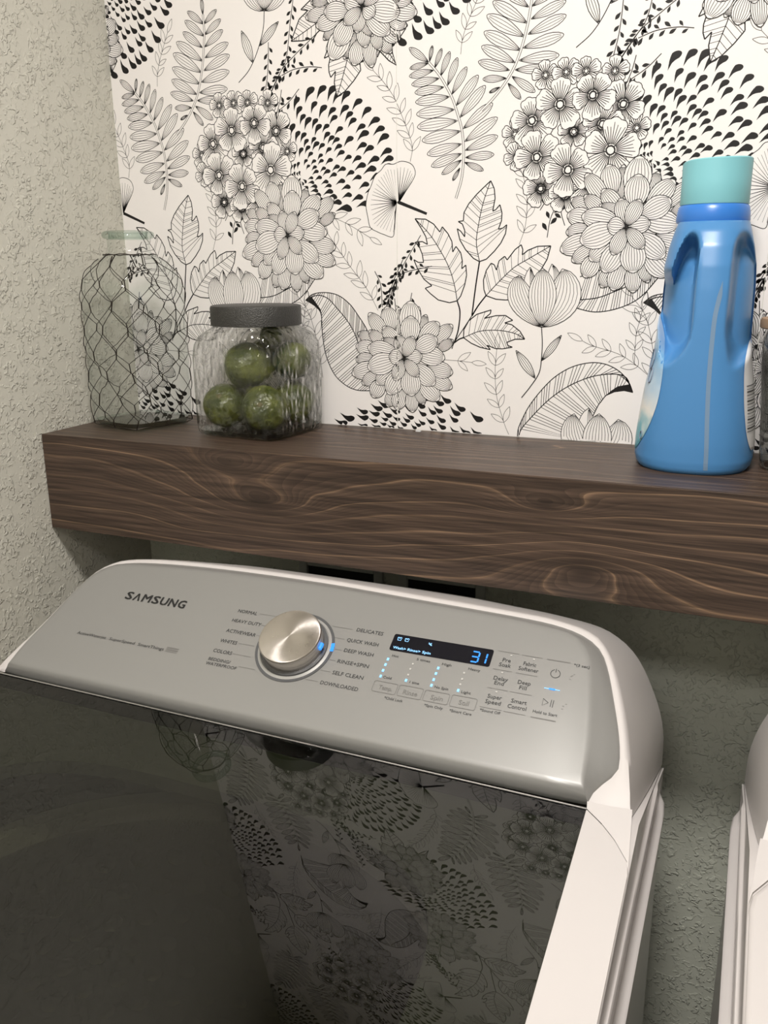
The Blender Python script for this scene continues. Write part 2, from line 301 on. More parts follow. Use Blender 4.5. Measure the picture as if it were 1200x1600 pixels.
PANEL_TEXT = [('NORMAL', 3786, 1306, 248, 45),
 ('HEAVY DUTY', 3775, 1170, 374, 45),
 ('ACTIVEWEAR', 3773, 1025, 377, 45),
 ('WHITES', 3766, 884, 215, 45),
 ('COLORS', 3751, 746, 235, 45),
 ('BEDDING/', 3748, 637, 275, 37),
 ('WATERPROOF', 3743, 579, 387, 37),
 ('DELICATES', 5268, 1316, 308, 45),
 ('QUICK WASH', 5210, 1170, 363, 45),
 ('DEEP WASH', 5228, 1038, 336, 45),
 ('RINSE+SPIN', 5209, 894, 356, 45),
 ('SELF CLEAN', 5209, 750, 348, 45),
 ('DOWNLOADED', 5128, 609, 425, 45),
 ('SAMSUNG', 2232, 1229, 873, 115),
 ('ActiveWaterjet', 1920, 643, 419, 38),
 ('SuperSpeed', 2388, 643, 358, 38),
 ('SmartThings', 2793, 641, 357, 38),
 ('Hot', 5765, 1082, 71, 28),
 ('5 times', 6035, 1090, 145, 28),
 ('High', 6310, 1086, 100, 28),
 ('Heavy', 6589, 1085, 122, 28),
 ('Cold', 5758, 814, 92, 28),
 ('1 time', 6049, 813, 101, 28),
 ('No Spin', 6314, 811, 144, 28),
 ('Light', 6593, 812, 96, 28),
 ('Temp.', 5756, 681, 144, 50),
 ('Rinse', 6021, 679, 149, 50),
 ('Spin', 6312, 680, 126, 50),
 ('Soil', 6601, 683, 102, 50),
 ('*Child Lock', 5854, 585, 195, 28),
 ('*Spin Only', 6277, 590, 190, 28),
 ('*Smart Care', 6537, 587, 222, 28),
 ('*Sound Off', 6825, 657, 200, 28),
 ('Pre', 6898, 1250, 82, 45),
 ('Soak', 6876, 1190, 120, 45),
 ('Fabric', 7111, 1248, 126, 45),
 ('Softener', 7075, 1186, 198, 45),
 ('Delay', 6863, 1028, 143, 45),
 ('End', 6884, 975, 95, 45),
 ('Deep', 7106, 1029, 126, 45),
 ('Fill', 7134, 970, 70, 45),
 ('Super', 6857, 815, 141, 45),
 ('Speed', 6850, 754, 153, 45),
 ('Smart', 7092, 812, 152, 45),
 ('Control', 7073, 748, 181, 45),
 ('Hold to Start', 7319, 748, 230, 30),
 ('*(3 sec)', 7592, 1335, 151, 28)]
PANEL_LINES = [(4064, 1334, 4330, 1334, 5), (4155, 1189, 4236, 1189, 5), (4163, 1047, 4202, 1047, 5), (4002, 909, 4198, 909, 5), (3992, 768, 4223, 768, 5), (4145, 628, 4346, 628, 5), (4980, 1331, 5220, 1331, 5), (5058, 1192, 5179, 1192, 5), (5121, 1051, 5205, 1051, 5), (5112, 913, 5184, 913, 5), (5065, 771, 5184, 771, 5), (4949, 632, 5097, 632, 5), (6827, 1367, 7043, 1367, 5), (7072, 1363, 7281, 1363, 5), (7325, 1363, 7556, 1363, 10), (6827, 1148, 7025, 1148, 5), (7060, 1146, 7275, 1146, 5), (6830, 927, 7034, 927, 5), (7055, 926, 7270, 926, 5), (6813, 704, 7029, 704, 5), (7048, 702, 7262, 702, 5), (7311, 699, 7549, 699, 10)]
BUTTONS = [[5688, 771, 5940, 774, 5953, 650, 5695, 649], [5965, 774, 6213, 778, 6225, 650, 5966, 650], [6236, 771, 6492, 774, 6498, 650, 6243, 652], [6516, 775, 6770, 777, 6778, 644, 6520, 650]]
DISPLAY = [5705, 1368, 6787, 1361, 6783, 1161, 5717, 1155]
LED_LIT = [5735, 1043, 5732, 974, 5731, 902, 5730, 831, 6006, 837, 6286, 1043, 6282, 976, 6281, 903, 6279, 834, 6558, 833]
LED_OFF = [6013, 1039, 6007, 975, 6007, 904, 6560, 1041, 6561, 968, 6560, 904]

# ================================================================ ROOM
RX, RY, CH = 2.35, -2.3, 2.44
def plane_box(name, a, b, m):
    q = MB(); q.box(a[0], a[1], a[2], b[0], b[1], b[2]); return struct(q.build(name, m))
plane_box('floor', (-.1, RY-.1, -.06), (RX+.1, .1, 0), M_FLOOR)
plane_box('ceiling', (-.1, RY-.1, CH), (RX+.1, .1, CH+.06), M_CEIL)
plane_box('wall_left', (-.1, RY-.1, 0), (0, .1, CH), M_WALL)
plane_box('wall_right', (RX, RY-.1, 0), (RX+.1, .1, CH), M_WALLD)
plane_box('wall_front', (0, RY-.1, 0), (RX, RY, CH), M_WALL)
wall_back = plane_box('wall_back', (0, 0, 0), (RX, .1, CH), M_WALLB)
plane_box('baseboard_back', (0, -.012, 0), (RX, 0, .09), M_TRIM)

# ---------------------------------------------------------------- wallpaper: vector line art printed on three hung strips
TW, TH, SX0 = .45, .60, .4435        # pattern repeat and where the second strip starts
LAY = 3e-6
class Ink:
    """flat print in the wall plane: (x, z, layer) with material 0 paper, 1 ink, 2 thin ink"""
    def __init__(s): s.v = []; s.f = []; s.m = []; s.k = 0
    def ribbon(s, P, w, lay, mi=1, w2=None):
        n = len(P); w *= 1.25; w2 = w if w2 is None else w2*1.25
        if n < 2: return
        b = len(s.v)
        for i, p in enumerate(P):
            a = P[max(i-1,0)]; c = P[min(i+1,n-1)]; dx, dz = c[0]-a[0], c[1]-a[1]; l = math.hypot(dx,dz) or 1
            h = (w+(w2-w)*i/(n-1))/2; nx, nz = -dz/l*h, dx/l*h
            s.v += [(p[0]+nx, p[1]+nz, lay), (p[0]-nx, p[1]-nz, lay)]
        for i in range(n-1):
            s.f.append((b+2*i, b+2*i+1, b+2*i+3, b+2*i+2)); s.m.append(mi)
    def poly(s, P, lay, mi=0):
        b = len(s.v); s.v += [(p[0], p[1], lay) for p in P]; s.f.append(tuple(range(b, b+len(P)))); s.m.append(mi)
    def fill(s, P, lay, mi=0, c=None):
        b = len(s.v); n = len(P)
        if c is None: c = (sum(p[0] for p in P)/n, sum(p[1] for p in P)/n)
        s.v.append((c[0], c[1], lay)); s.v += [(p[0], p[1], lay) for p in P]
        for i in range(n): s.f.append((b, b+1+i, b+1+(i+1) % n)); s.m.append(mi)
def P2(l): return [(l[i]*1e-4, l[i+1]*1e-4) for i in range(0, len(l), 2)]
def sp2(P, per=5): return [(v[0], v[1]) for v in spline([(a, b, 0) for a, b in P], per)]
def inpoly(x, z, P):
    r = False; n = len(P); j = n-1
    for i in range(n):
        if (P[i][1] > z) != (P[j][1] > z) and x < (P[j][0]-P[i][0])*(z-P[i][1])/(P[j][1]-P[i][1])+P[i][0]: r = not r
        j = i
    return r
def hits(o, d, P):
    """distances t>0 where the ray o+t*d leaves the closed outline P"""
    out = []; n = len(P)
    for i in range(n):
        a, c = P[i], P[(i+1) % n]; ex, ez = c[0]-a[0], c[1]-a[1]; det = d[0]*ez-d[1]*ex
        if abs(det) < 1e-14: continue
        t = ((a[0]-o[0])*ez-(a[1]-o[1])*ex)/det; u = ((a[0]-o[0])*d[1]-(a[1]-o[1])*d[0])/det
        if t > 1e-6 and 0 <= u <= 1: out.append(t)
    return sorted(out)
def petal(K, b, t, ratio, nv, prof, w, lay, mi=1):
    dx, dz = t[0]-b[0], t[1]-b[1]; L = math.hypot(dx, dz); ux, uz = dx/L, dz/L; vx, vz = -uz, ux
    W = L*ratio/2
    if prof == 0: pf = lambda q: math.sin(PI*q**1.25)**.62 if 0 < q < 1 else 0
    elif prof == 1: pf = lambda q: math.sin(PI*q**1.35)**.62 if 0 < q < 1 else 0
    elif prof == 3: pf = lambda q: math.sin(PI*q**.9)**.9 if 0 < q < 1 else 0
    else: pf = lambda q: math.sin(PI*q)**.9 if 0 < q < 1 else 0
    N = 9
    pt = lambda q, s: (b[0]+ux*L*q+vx*W*s*pf(q), b[1]+uz*L*q+vz*W*s*pf(q))
    qs = [(1-math.cos(PI*i/N))/2 for i in range(N+1)]
    A = [pt(q, 1) for q in qs]; B = [pt(q, -1) for q in qs]
    if nv >= 0: K.fill(A+B[-2:0:-1], lay, 0)
    K.ribbon(A, w, lay+.5, mi); K.ribbon(B, w, lay+.5, mi)
    for i in range(nv):
        s = -1+2*(i+1)/(nv+1); K.ribbon([pt(.04+.9*q/6, s) for q in range(7)], w*.68, lay+.5, mi)
def build_tile():
    K = Ink(); R = random.Random(3)
    for e in INK:
        kd = e[0]; lay = {0: 5, 1: 140, 2: 175}.get(e[1], 5)
        if kd == 'S':
            P = sp2(P2(e[3])); w = e[2]*1e-4
            if w > 0: K.ribbon(P, w, lay+60)
            else: K.ribbon(P, -w, lay+60.5, 0)
        elif kd == 'P':
            f = e[5]
            for i in range(0, len(f), 5):
                petal(K, (f[i]*1e-4, f[i+1]*1e-4), (f[i+2]*1e-4, f[i+3]*1e-4), f[i+4]/100, e[2], e[3], e[4]*1e-4+.00028, lay+i/5*.9)
        elif kd == 'R':
            solid, ln, sp, P = e[2], e[3]*1e-4, e[4]*1e-4, resample([(a, b, 0) for a, b in sp2(P2(e[5]))], 40)
            P = [(p[0], p[1]) for p in P]
            K.ribbon(P, .0008 if solid else .00045, lay+30, 1 if solid else 2)
            tot = sum(math.hypot(P[i+1][0]-P[i][0], P[i+1][1]-P[i][1]) for i in range(39)); n = max(2, int(tot/sp))
            for i in range(n+1):
                u = i/n*39; j = min(int(u), 38); p = P[j] if i < n else P[39]; q = P[j+1]
                a = math.atan2(q[1]-P[j][1], q[0]-P[j][0])
                for sd in (((1, -1) if not solid else ((1,) if i % 2 else (-1,))) if i < n else (0,)):
                    if i == 0: continue
                    l = ln*R.uniform(.85, 1.1)*(1.35 if solid else 1); an = a+sd*R.uniform(.55, .8)
                    t = (p[0]+math.cos(an)*l, p[1]+math.sin(an)*l)
                    if solid:
                        s0 = (p[0]+math.cos(an)*l*.15, p[1]+math.sin(an)*l*.15)
                        N = 5; vx, vz = -math.sin(an), math.cos(an); W = l*.19
                        A = [(s0[0]+(t[0]-s0[0])*k/N+vx*W*math.sin(PI*(k/N)**1.3), s0[1]+(t[1]-s0[1])*k/N+vz*W*math.sin(PI*(k/N)**1.3)) for k in range(N+1)]
                        B = [(s0[0]+(t[0]-s0[0])*k/N-vx*W*math.sin(PI*(k/N)**1.3), s0[1]+(t[1]-s0[1])*k/N-vz*W*math.sin(PI*(k/N)**1.3)) for k in range(N+1)]
                        K.fill(A+B[-2:0:-1], lay+31, 1)
                    else: petal(K, p, t, .34, -1, 3, .00045, lay+30, 2)
        elif kd == 'L':
            O = P2(e[2]); mid = sp2(P2(e[3])); st = sp2(P2(e[4]))
            K.poly(O, lay+20, 0)
            for i in range(len(O)): K.ribbon([O[i-1], O[i]], .0011, lay+20.5); K.ribbon(mid, .0008, lay+20.5); K.ribbon(st, .0014, lay+19)
            P = [(p[0], p[1]) for p in resample([(a, b, 0) for a, b in mid], 12)]
            for i in range(1, 11):
                a = math.atan2(P[i-1][1]-P[i][1], P[i-1][0]-P[i][0])
                for sd in (1, -1):
                    for dd in ((0, .0022) if R.random() < .4 else (0,)):
                        d = (math.cos(a+sd*1.05), math.sin(a+sd*1.05)); o = (P[i][0]-math.cos(a)*dd*1.2, P[i][1]-math.sin(a)*dd*1.2)
                        h = hits(o, d, O)
                        if h: K.ribbon([o, (o[0]+d[0]*h[0]*.98, o[1]+d[1]*h[0]*.98)], .0005, lay+20.5)
        elif kd == 'B':
            up, mid, lo, tip = [sp2(P2(x)) if len(x) > 4 else [] for x in e[3:7]]
            poly = up+lo[::-1]; N = 24
            U, Md, Lo = [[(p[0], p[1]) for p in resample([(a, b, 0) for a, b in x], N)] for x in (up, mid, lo)]
            b = len(K.v); K.v += [(p[0], p[1], lay) for p in U]+[(p[0], p[1], lay) for p in Md]+[(p[0], p[1], lay) for p in Lo]
            for i in range(N-1):
                K.f += [(b+i, b+i+1, b+N+i+1, b+N+i), (b+N+i, b+N+i+1, b+2*N+i+1, b+2*N+i)]; K.m += [0, 0]
            for x in (up, lo): K.ribbon(x, .0010, lay+.5)
            K.ribbon(mid, .0010, lay+.5)
            n = e[2]*2
            Uf, Mf, Lf = [[(p[0], p[1]) for p in resample([(a, b, 0) for a, b in x], n)] for x in (up, mid, lo)]
            sh = max(2, n//12)
            for i in range(n):
                if i % 5 == 4: continue
                j = min(n-1, max(0, i+sh)); K.ribbon([Mf[i], Uf[j]], .0006, lay+.5)
                j = min(n-1, max(0, i-sh//2)); K.ribbon([Mf[i], Lf[j]], .0006, lay+.5)
            if tip: K.poly(P2(e[6]), lay+2, 1)
        elif kd == 'U':
            base = P2(e[2])[0]; f = e[3]; st = P2(e[4])
            if st: K.ribbon(sp2(st), .0009, lay+1)
            for k in range(0, len(f), 5):
                c = (f[k]*1e-4, f[k+1]*1e-4); t = (f[k+2]*1e-4, f[k+3]*1e-4); W = f[k+4]*1e-4
                axp = lambda q: ((1-q)**2*base[0]+2*q*(1-q)*c[0]+q*q*t[0], (1-q)**2*base[1]+2*q*(1-q)*c[1]+q*q*t[1])
                def pt(q, s):
                    a, c2 = axp(max(q-.02, 0)), axp(min(q+.02, 1)); dx, dz = c2[0]-a[0], c2[1]-a[1]; l = math.hypot(dx, dz); p = axp(q)
                    w = W*math.sin(PI*q**1.1)**.75*s if 0 < q < 1 else 0
                    return (p[0]-dz/l*w, p[1]+dx/l*w)
                qs = [i/12 for i in range(13)]; A = [pt(q, 1) for q in qs]; B = [pt(q, -1) for q in qs]; ly = lay+2+k/5
                K.fill(A+B[-2:0:-1], ly); K.ribbon(A, .0007, ly+.5); K.ribbon(B, .0007, ly+.5)
                nv = 5 if W < .006 else 8
                for i in range(nv if W > .012 else 4): K.ribbon([pt(.02+.95*q/8, -1+2*(i+1)/(nv+1)) for q in range(9)], .0005, ly+.5)
        elif kd == 'G':
            c, s = P2(e[2]); F = sp2(P2(e[3]), 4); n = len(F)
            K.fill(F, lay+3, 0, c); K.ribbon(F, .0007, lay+3.5); K.ribbon([c, F[0]], .0007, lay+3.5); K.ribbon([c, F[-1]], .0007, lay+3.5)
            for i in range(2, n-2, 2): K.ribbon([c, (c[0]+(F[i][0]-c[0])*.86, c[1]+(F[i][1]-c[1])*.86)], .0011, lay+3.5, 1, .0003)
            K.ribbon([c, s], .0034, lay+4, 1, .0026); K.ribbon([(c[0]-.004, c[1]), c], .001, lay+4, 1, .004)
        elif kd == 'C':
            N, o0, o1, sg = e[2], e[3], e[4], (-1 if e[3] < 0 else 1); cx, cz = e[5][0]*1e-4, e[5][1]*1e-4; tb = e[6]
            def rm(th):
                th = (th+180) % 360-180
                for i in range(0, len(tb)-2, 2):
                    if tb[i] <= th <= tb[i+2]: return (tb[i+1]+(tb[i+3]-tb[i+1])*(th-tb[i])/(tb[i+2]-tb[i]))*1e-4
                return tb[1]*1e-4
            placed = []
            for i in range(N*14):
                u = 1.0-.90*(i/(N*14)); th = R.uniform(-180, 180); r = rm(th)*u
                if rm(th) < .02 and R.random() < .8: continue
                ls = min(1, .25+rm(th)/.09)
                px, pz = cx+r*math.cos(math.radians(th)), cz+r*math.sin(math.radians(th))
                k2 = min(1, (r/.018)); an = math.radians(th*(1-k2)+k2*(o0+o1/100*th)+R.uniform(-5, 5))
                ln = (.0080+.0135*u)*R.uniform(.85, 1.12)*ls; w = ln*.18+.0006
                dx, dz = math.cos(an), math.sin(an); vx, vz = -dz*sg, dx*sg
                bad = False
                for (qx, qz, ql, qw, qa) in placed:
                    ex, ez = px-qx, pz-qz; al = abs(ex*dx+ez*dz); ac = abs(-ex*dz+ez*dx)
                    if al < (ln+ql)*.5*.97 and ac < (w+qw)*1.02: bad = True; break
                if bad: continue
                placed.append((px, pz, ln, w, an)); A = []; Bq = []
                for t in (0, .2, .4, .55, .65, .72, .8, .88, .94, .98, 1):
                    wd = w*((t/.72)**1.4 if t < .72 else math.sqrt(max(0, 1-((t-.72)/.28)**2))); bd = ln*.13*math.sin(PI*t)
                    p = (px+dx*ln*(t-.5)+vx*bd, pz+dz*ln*(t-.5)+vz*bd)
                    A.append((p[0]+vx*wd, p[1]+vz*wd)); Bq.append((p[0]-vx*wd, p[1]-vz*wd))
                K.fill(A+Bq[-2:0:-1], lay+1, 1)
        elif kd == 'H':
            f = e[2]; cnt = 0
            for i in range(0, len(f), 4):
                cx, cz, rx, a0 = f[i]*1e-4, f[i+1]*1e-4, abs(f[i+2]-f[i])*1e-4*1.08, math.radians(f[i+3]); cnt += 1; ly = lay+cnt*1.5-60
                for k in range(5):
                    a = a0+PI/2+k*2*PI/5; Rk = rx*R.uniform(.9, 1.08); hw = .60
                    arc = []
                    for q in range(15):
                        s = -1+2*q/14; fall = max(0, 1-abs(s)**3)**.5*.45+.55
                        r = Rk*fall*(.93+.07*abs(math.cos(s*PI*1.5))); arc.append((cx+math.cos(a+s*hw)*r, cz+math.sin(a+s*hw)*r))
                    ly2 = ly+k*.2
                    K.fill([(cx, cz)]+arc, ly2, 0, (cx+math.cos(a)*Rk*.5, cz+math.sin(a)*Rk*.5))
                    K.ribbon([(cx, cz)]+arc+[(cx, cz)], .00075, ly2+.1)
                    for s in ((-.72, -.45, -.2, .05, .3, .55, .78) if rx > .018 else (-.6, -.2, .2, .6)):
                        r1 = Rk*R.uniform(.72, .9)*(1-abs(s)*.15); K.ribbon([(cx+math.cos(a+s*hw)*rx*.2, cz+math.sin(a+s*hw)*rx*.2), (cx+math.cos(a+s*hw)*r1, cz+math.sin(a+s*hw)*r1)], .0008, ly2+.1, 1, .0006)
                n = 9; ring = [(cx+math.cos(2*PI*q/n)*rx*.15*R.uniform(.85, 1.15), cz+math.sin(2*PI*q/n)*rx*.15) for q in range(n)]
                K.fill(ring, ly+1.15, 0); K.ribbon(ring+[ring[0]], .0016 if rx > .02 else .001, ly+1.2)
        elif kd == 'D':
            f, ct = e[2], e[3]
            for j in range(0, len(ct), 4):
                cx, cz, ro, sc = ct[j]*1e-4, ct[j+1]*1e-4, math.radians(ct[j+2]), ct[j+3]/100
                rt = lambda x, z: (cx+(x*math.cos(ro)-z*math.sin(ro))*1e-4*sc, cz+(x*math.sin(ro)+z*math.cos(ro))*1e-4*sc)
                for i in range(0, len(f), 5):
                    nv = 5+int(f[i+4] > 70)+int(math.hypot(f[i+2]-f[i], f[i+3]-f[i+1]) > 280)*2
                    petal(K, rt(f[i], f[i+1]), rt(f[i+2], f[i+3]), min(f[i+4]/100, 1.05), nv, 0, .00075, lay+i/5)
                K.fill([(cx+math.cos(q)*.0016, cz+math.sin(q)*.0016) for q in (0, 1, 2, 3, 4, 5)], lay+45, 1)
    return K
TILE = build_tile()
def fleft(x): return (x-SX0)/1.045 if x <= .76 else .3029+(x-.76)*1.053
def make_print(name, x0, x1, copies, remap, parent, ztop):
    """copies: horizontal repeats laid into this strip; faces outside the strip are cut away"""
    V = TILE.v; vs = []; fs = []; ms = []
    for cx in copies:
        for rz in (-1, 0, 1, 2):
            b = len(vs); nv = []
            for (x, z, l) in V:
                X = x+cx*TW; X = fleft(X+TW) if remap else X
                nv.append((X, -(3e-4+l*LAY), z+rz*TH+Z0))
            keep = {}
            for f, m in zip(TILE.f, TILE.m):
                ax = sum(nv[i][0] for i in f)/len(f); az = sum(nv[i][2] for i in f)/len(f)-Z0
                if x0+.0004 < ax < x1-.0002 and .0006 < az < ztop and all(x0-.012 < nv[i][0] for i in f):
                    g = []
                    for i in f:
                        if i not in keep:
                            p = nv[i]; keep[i] = len(vs); vs.append((min(max(p[0], x0+.0003), x1-.0001), p[1], min(max(p[2], Z0+.0004), Z0+ztop)))
                        g.append(keep[i])
                    fs.append(tuple(g)); ms.append(m)
    o = mobj(name, vs, fs, [M_PAPER, M_INK, M_INKT], parent, ms)
    return o
ZT = CH-Z0-.002
def strip(x0, x1, parent):
    q = MB(); q.box(x0+.0002, -.0003, Z0+.0002, x1-.0002, 0, Z0+ZT); return q.build('wallpaper_strip', M_PAPER, parent)
s1 = strip(.0005, SX0, wall_back); p1 = make_print('floral_print', .0005, SX0, (-2, -1, 0), True, s1, ZT)
s2 = strip(SX0, SX0+TW, wall_back); p2 = make_print('floral_print', SX0, SX0+TW, (-1, 0, 1), False, s2, ZT)
for k in (1, 2, 3):
    s3 = s2.copy(); link(s3); s3.parent = wall_back; s3.location.x = k*TW
    p3 = p2.copy(); link(p3); p3.parent = s3; p3.location = (0, 0, 0)
strip(SX0+4*TW, RX-.001, wall_back)

# ================================================================ SHELF
M_WF = wood_mat('stained_pine_front', [(.345,-.062,.085,.030,.95),(.745,-.100,.075,.030,-.95),(.70,-.030,.05,.016,.5),(.30,-.016,.05,.016,.45),(1.25,-.06,.08,.03,.9),(1.75,-.08,.08,.03,-.9)])
M_WT = wood_mat('stained_pine_top', [(.32,-.13,.09,.03,.6),(.62,-.06,.12,.03,.7),(1.1,-.1,.1,.03,.6)], True)
SD, SH, SL = .2101, .1335, 2.3
shelf = empty('floating_shelf', (0, 0, Z0))
tag(shelf, 'thick dark-stained wooden floating shelf along the wallpapered wall', 'shelf')
T = .022
def prism_yz(name, prof, x0, x1, m, parent, w=.0012):
    q = MB(); n = len(prof); q.loft([[(x0, y, z) for y, z in prof], [(x1, y, z) for y, z in prof]], True, True, True)
    o = q.build(name, m, parent); bev(o, w, 2); return o
# mitred front edge: top board, front board and bottom board
prism_yz('top_board', [(-.0006,0),(-.0006,-T),(-SD+T,-T),(-SD,0)], .0008, SL, M_WT, shelf, .0009)
prism_yz('front_board', [(-SD,-.0001),(-SD+T,-T-.0001),(-SD+T,-SH+T),(-SD,-SH)], .0008, SL, M_WF, shelf, .0009)
prism_yz('bottom_board', [(-SD,-SH),(-SD+T,-SH+T),(-.0006,-SH+T),(-.0006,-SH)], .0008, SL, M_WT, shelf, .0009)

# ================================================================ GLASS BOTTLE IN CHICKEN WIRE
M_BGL = thin_glass('bottle_glass', (.985,.99,.986), 1.5, 0, .0004, 14, 0, .36, (.50,.58,.54))
M_BRIM = thin_glass('bottle_rim_glass', (.90,.94,.92), 1.5, .02, 0, 60, 0, .6, (.42,.52,.46))
M_WIRE = mat('bronze_wire', (.035,.028,.022), .45, .7)
def sq(a, b, ex, t):
    c, s = math.cos(t), math.sin(t); return (a*math.copysign(abs(c)**(2/ex), c), b*math.copysign(abs(s)**(2/ex), s))
BX, BY, BROT = .086, -.098, math.radians(-17)
bot = empty('wire_bottle', (BX, BY, Z0)); bot.rotation_euler.z = BROT
tag(bot, 'tall clear glass bottle wrapped in chicken wire at the wall end of the shelf', 'bottle')
prof = [(0,.046,4.5),(.002,.0525,4.5),(.008,.0562,4.5),(.03,.0572,4.5),(.10,.0582,4.5),(.185,.0580,4.2),(.203,.0560,3.8),(.216,.0510,3.2),(.227,.0430,2.7),(.2345,.0340,2.2),(.239,.0295,2),(.244,.0285,2),(.256,.0285,2)]
def bring(z, a, ex, n=64): return [(*sq(a, a, ex, 2*PI*k/n), z) for k in range(n)]
def bsurf(th, z, off=0):
    for (z0, a0, e0), (z1, a1, e1) in zip(prof, prof[1:]):
        if z <= z1: break
    t = min(max((z-z0)/(z1-z0), 0), 1); a = a0+(a1-a0)*t+off; e = e0+(e1-e0)*t
    return Vector((*sq(a, a, e, th), z))
q = MB(); q.loft([bring(z, a, e) for z, a, e in prof], True, True); q.build('glass_body', M_BGL, bot, 50)
q = MB(); q.loft([bring(.256,.0285,2,40), bring(.2575,.0335,2,40), bring(.2610,.0350,2,40), bring(.2645,.0345,2,40), bring(.2665,.0315,2,40), bring(.2655,.0268,2,40), bring(.262,.0255,2,40), bring(.256,.0262,2,40)], True)
q.build('rim', M_BRIM, bot, 60)
q = MB(); q.loft([bring(.0025,.050,4.5), bring(.0115,.0535,4.5)], True, True, True); q.build('thick_base', M_BRIM, bot, 40)
# chicken wire: hexagons round the body with twisted uprights
R = random.Random(11); NC, NR = 9, 7; HZ = .031
wire = MB()
ARC = [0]
for _k in range(720):
    _a, _b = sq(1, 1, 4, 2*PI*_k/720), sq(1, 1, 4, 2*PI*(_k+1)/720); ARC.append(ARC[-1]+math.hypot(_a[0]-_b[0], _a[1]-_b[1]))
def arcth(u, _):
    t = (u % 1)*ARC[-1]; lo, hi = 0, 720
    while hi-lo > 1:
        m = (lo+hi)//2
        if ARC[m] <= t: lo = m
        else: hi = m
    return 2*PI*(lo+(t-ARC[lo])/(ARC[hi]-ARC[lo]))/720
def hexnode(i, j):
    return None
def uvp(u, z):
    z = min(max(z, .004), .2365); return bsurf(arcth(u, .8+(z > .2)*.0), z, .0022)
JT = {}
def jit(key):
    if key not in JT: JT[key] = (R.uniform(-.006,.006), R.uniform(-.0035,.0035))
    return JT[key]
def seg(k1, k2, r, n=6):
    (u1, z1), (u2, z2) = k1, k2
    if u2-u1 > .5: u2 -= 1
    if u1-u2 > .5: u2 += 1
    wire.tube([uvp(u1+(u2-u1)*t/n, z1+(z2-z1)*t/n) for t in range(n+1)], r, 5)
def node(i, row, top):
    """row of hexagons; each column has a lower and an upper joint joined by a twisted upright"""
    a = ((i % NC)+.5*(row % 2))/NC; j = jit((i % NC, row, top)); return ((a+j[0]), .006+row*HZ+(.0105 if top else 0)+j[1])
for row in range(NR+1):
    for i in range(NC):
        lo, hi = node(i, row, 0), node(i, row, 1)
        seg(lo, hi, .00085, 2)
        if row < NR:
            sft = row % 2
            for dn in (0, 1):
                t = node(i-1+sft+dn, row+1, 0); seg(hi, t, .00052, 5)
wire.tube([uvp(k/48, .236+.0008*math.sin(k*1.7)) for k in range(49)], .0007, 5)
wire.tube([uvp(k/48, .006+.001*math.sin(k*1.3)) for k in range(49)], .0006, 5)
wo = wire.build('chicken_wire', M_WIRE, bot, 60)

# ================================================================ HAMMERED SQUARE JAR
M_JGL = thin_glass('hammered_glass', (.995,.997,.993), 1.6, .03, .0045, 120, .42, .20, (.62,.66,.62), True)
M_LID = mat('hammered_pewter', (.065,.064,.060), .42, .6, bump=.0011, bscale=650)
JX, JY, JROT = .2745, -.084, math.radians(-4)
jar = empty('hammered_jar', (JX, JY, Z0)); jar.rotation_euler.z = JROT
tag(jar, 'square hammered glass jar with a round grey metal lid, full of green fruit', 'jar')
jp = [(0,.058,7),(.002,.0635,7),(.007,.0665,7),(.02,.0675,7),(.105,.0678,7),(.120,.0668,6),(.131,.0640,4.5),(.138,.0600,3),(.1425,.0565,2.2),(.1475,.0555,2)]
def jring(z, a, e, n=96): return [(*sq(a, a, e, 2*PI*k/n), z) for k in range(n)]
q = MB(); q.loft([jring(*p) for p in jp], True, True); q.build('glass_body', M_JGL, jar, 60)
M_JB = thin_glass('jar_base_glass', (.80,.86,.82), 1.5, .03, .001, 90, .3, .5, (.4,.5,.45))
q = MB(); q.loft([jring(.0025,.058,7), jring(.0085,.0640,7)], True, True, True); q.build('thick_base', M_JB, jar, 40)
q = MB(); q.loft([bring(.1440,.0590,2,72), bring(.1445,.0602,2,72), bring(.1665,.0602,2,72), bring(.1690,.0592,2,72), bring(.1702,.0560,2,72), bring(.1708,.030,2,72)], True, True, True)
q.build('lid', M_LID, jar, 40)
# ---- limes with bumpy rind, each one a thing of its own
def lime_mat(name, a, b):
    m, nt, bs = newmat(name); L = nt.links.new
    tc = nd(nt, 'ShaderNodeTexCoord'); n = nd(nt, 'ShaderNodeTexNoise'); n.inputs['Scale'].default_value = 45; n.inputs['Detail'].default_value = 3; L(tc.outputs['Object'], n.inputs['Vector'])
    r = nd(nt, 'ShaderNodeValToRGB'); r.color_ramp.elements[0].color = (*a, 1); r.color_ramp.elements[1].color = (*b, 1); r.color_ramp.elements[0].position = .35; r.color_ramp.elements[1].position = .7
    L(n.outputs[0], r.inputs[0]); L(r.outputs[0], bs.inputs['Base Color']); bs.inputs['Roughness'].default_value = .3
    v = nd(nt, 'ShaderNodeTexNoise'); v.inputs['Scale'].default_value = 190; v.inputs['Detail'].default_value = 1.5; L(tc.outputs['Object'], v.inputs['Vector'])
    bp = nd(nt, 'ShaderNodeBump'); bp.inputs['Distance'].default_value = .0022; L(v.outputs[0], bp.inputs['Height']); L(bp.outputs[0], bs.inputs['Normal']); return m
M_LIME = lime_mat('lime_rind', (.035,.048,.008), (.12,.135,.026))
M_STEM = mat('lime_stem', (.10,.085,.03), .7)
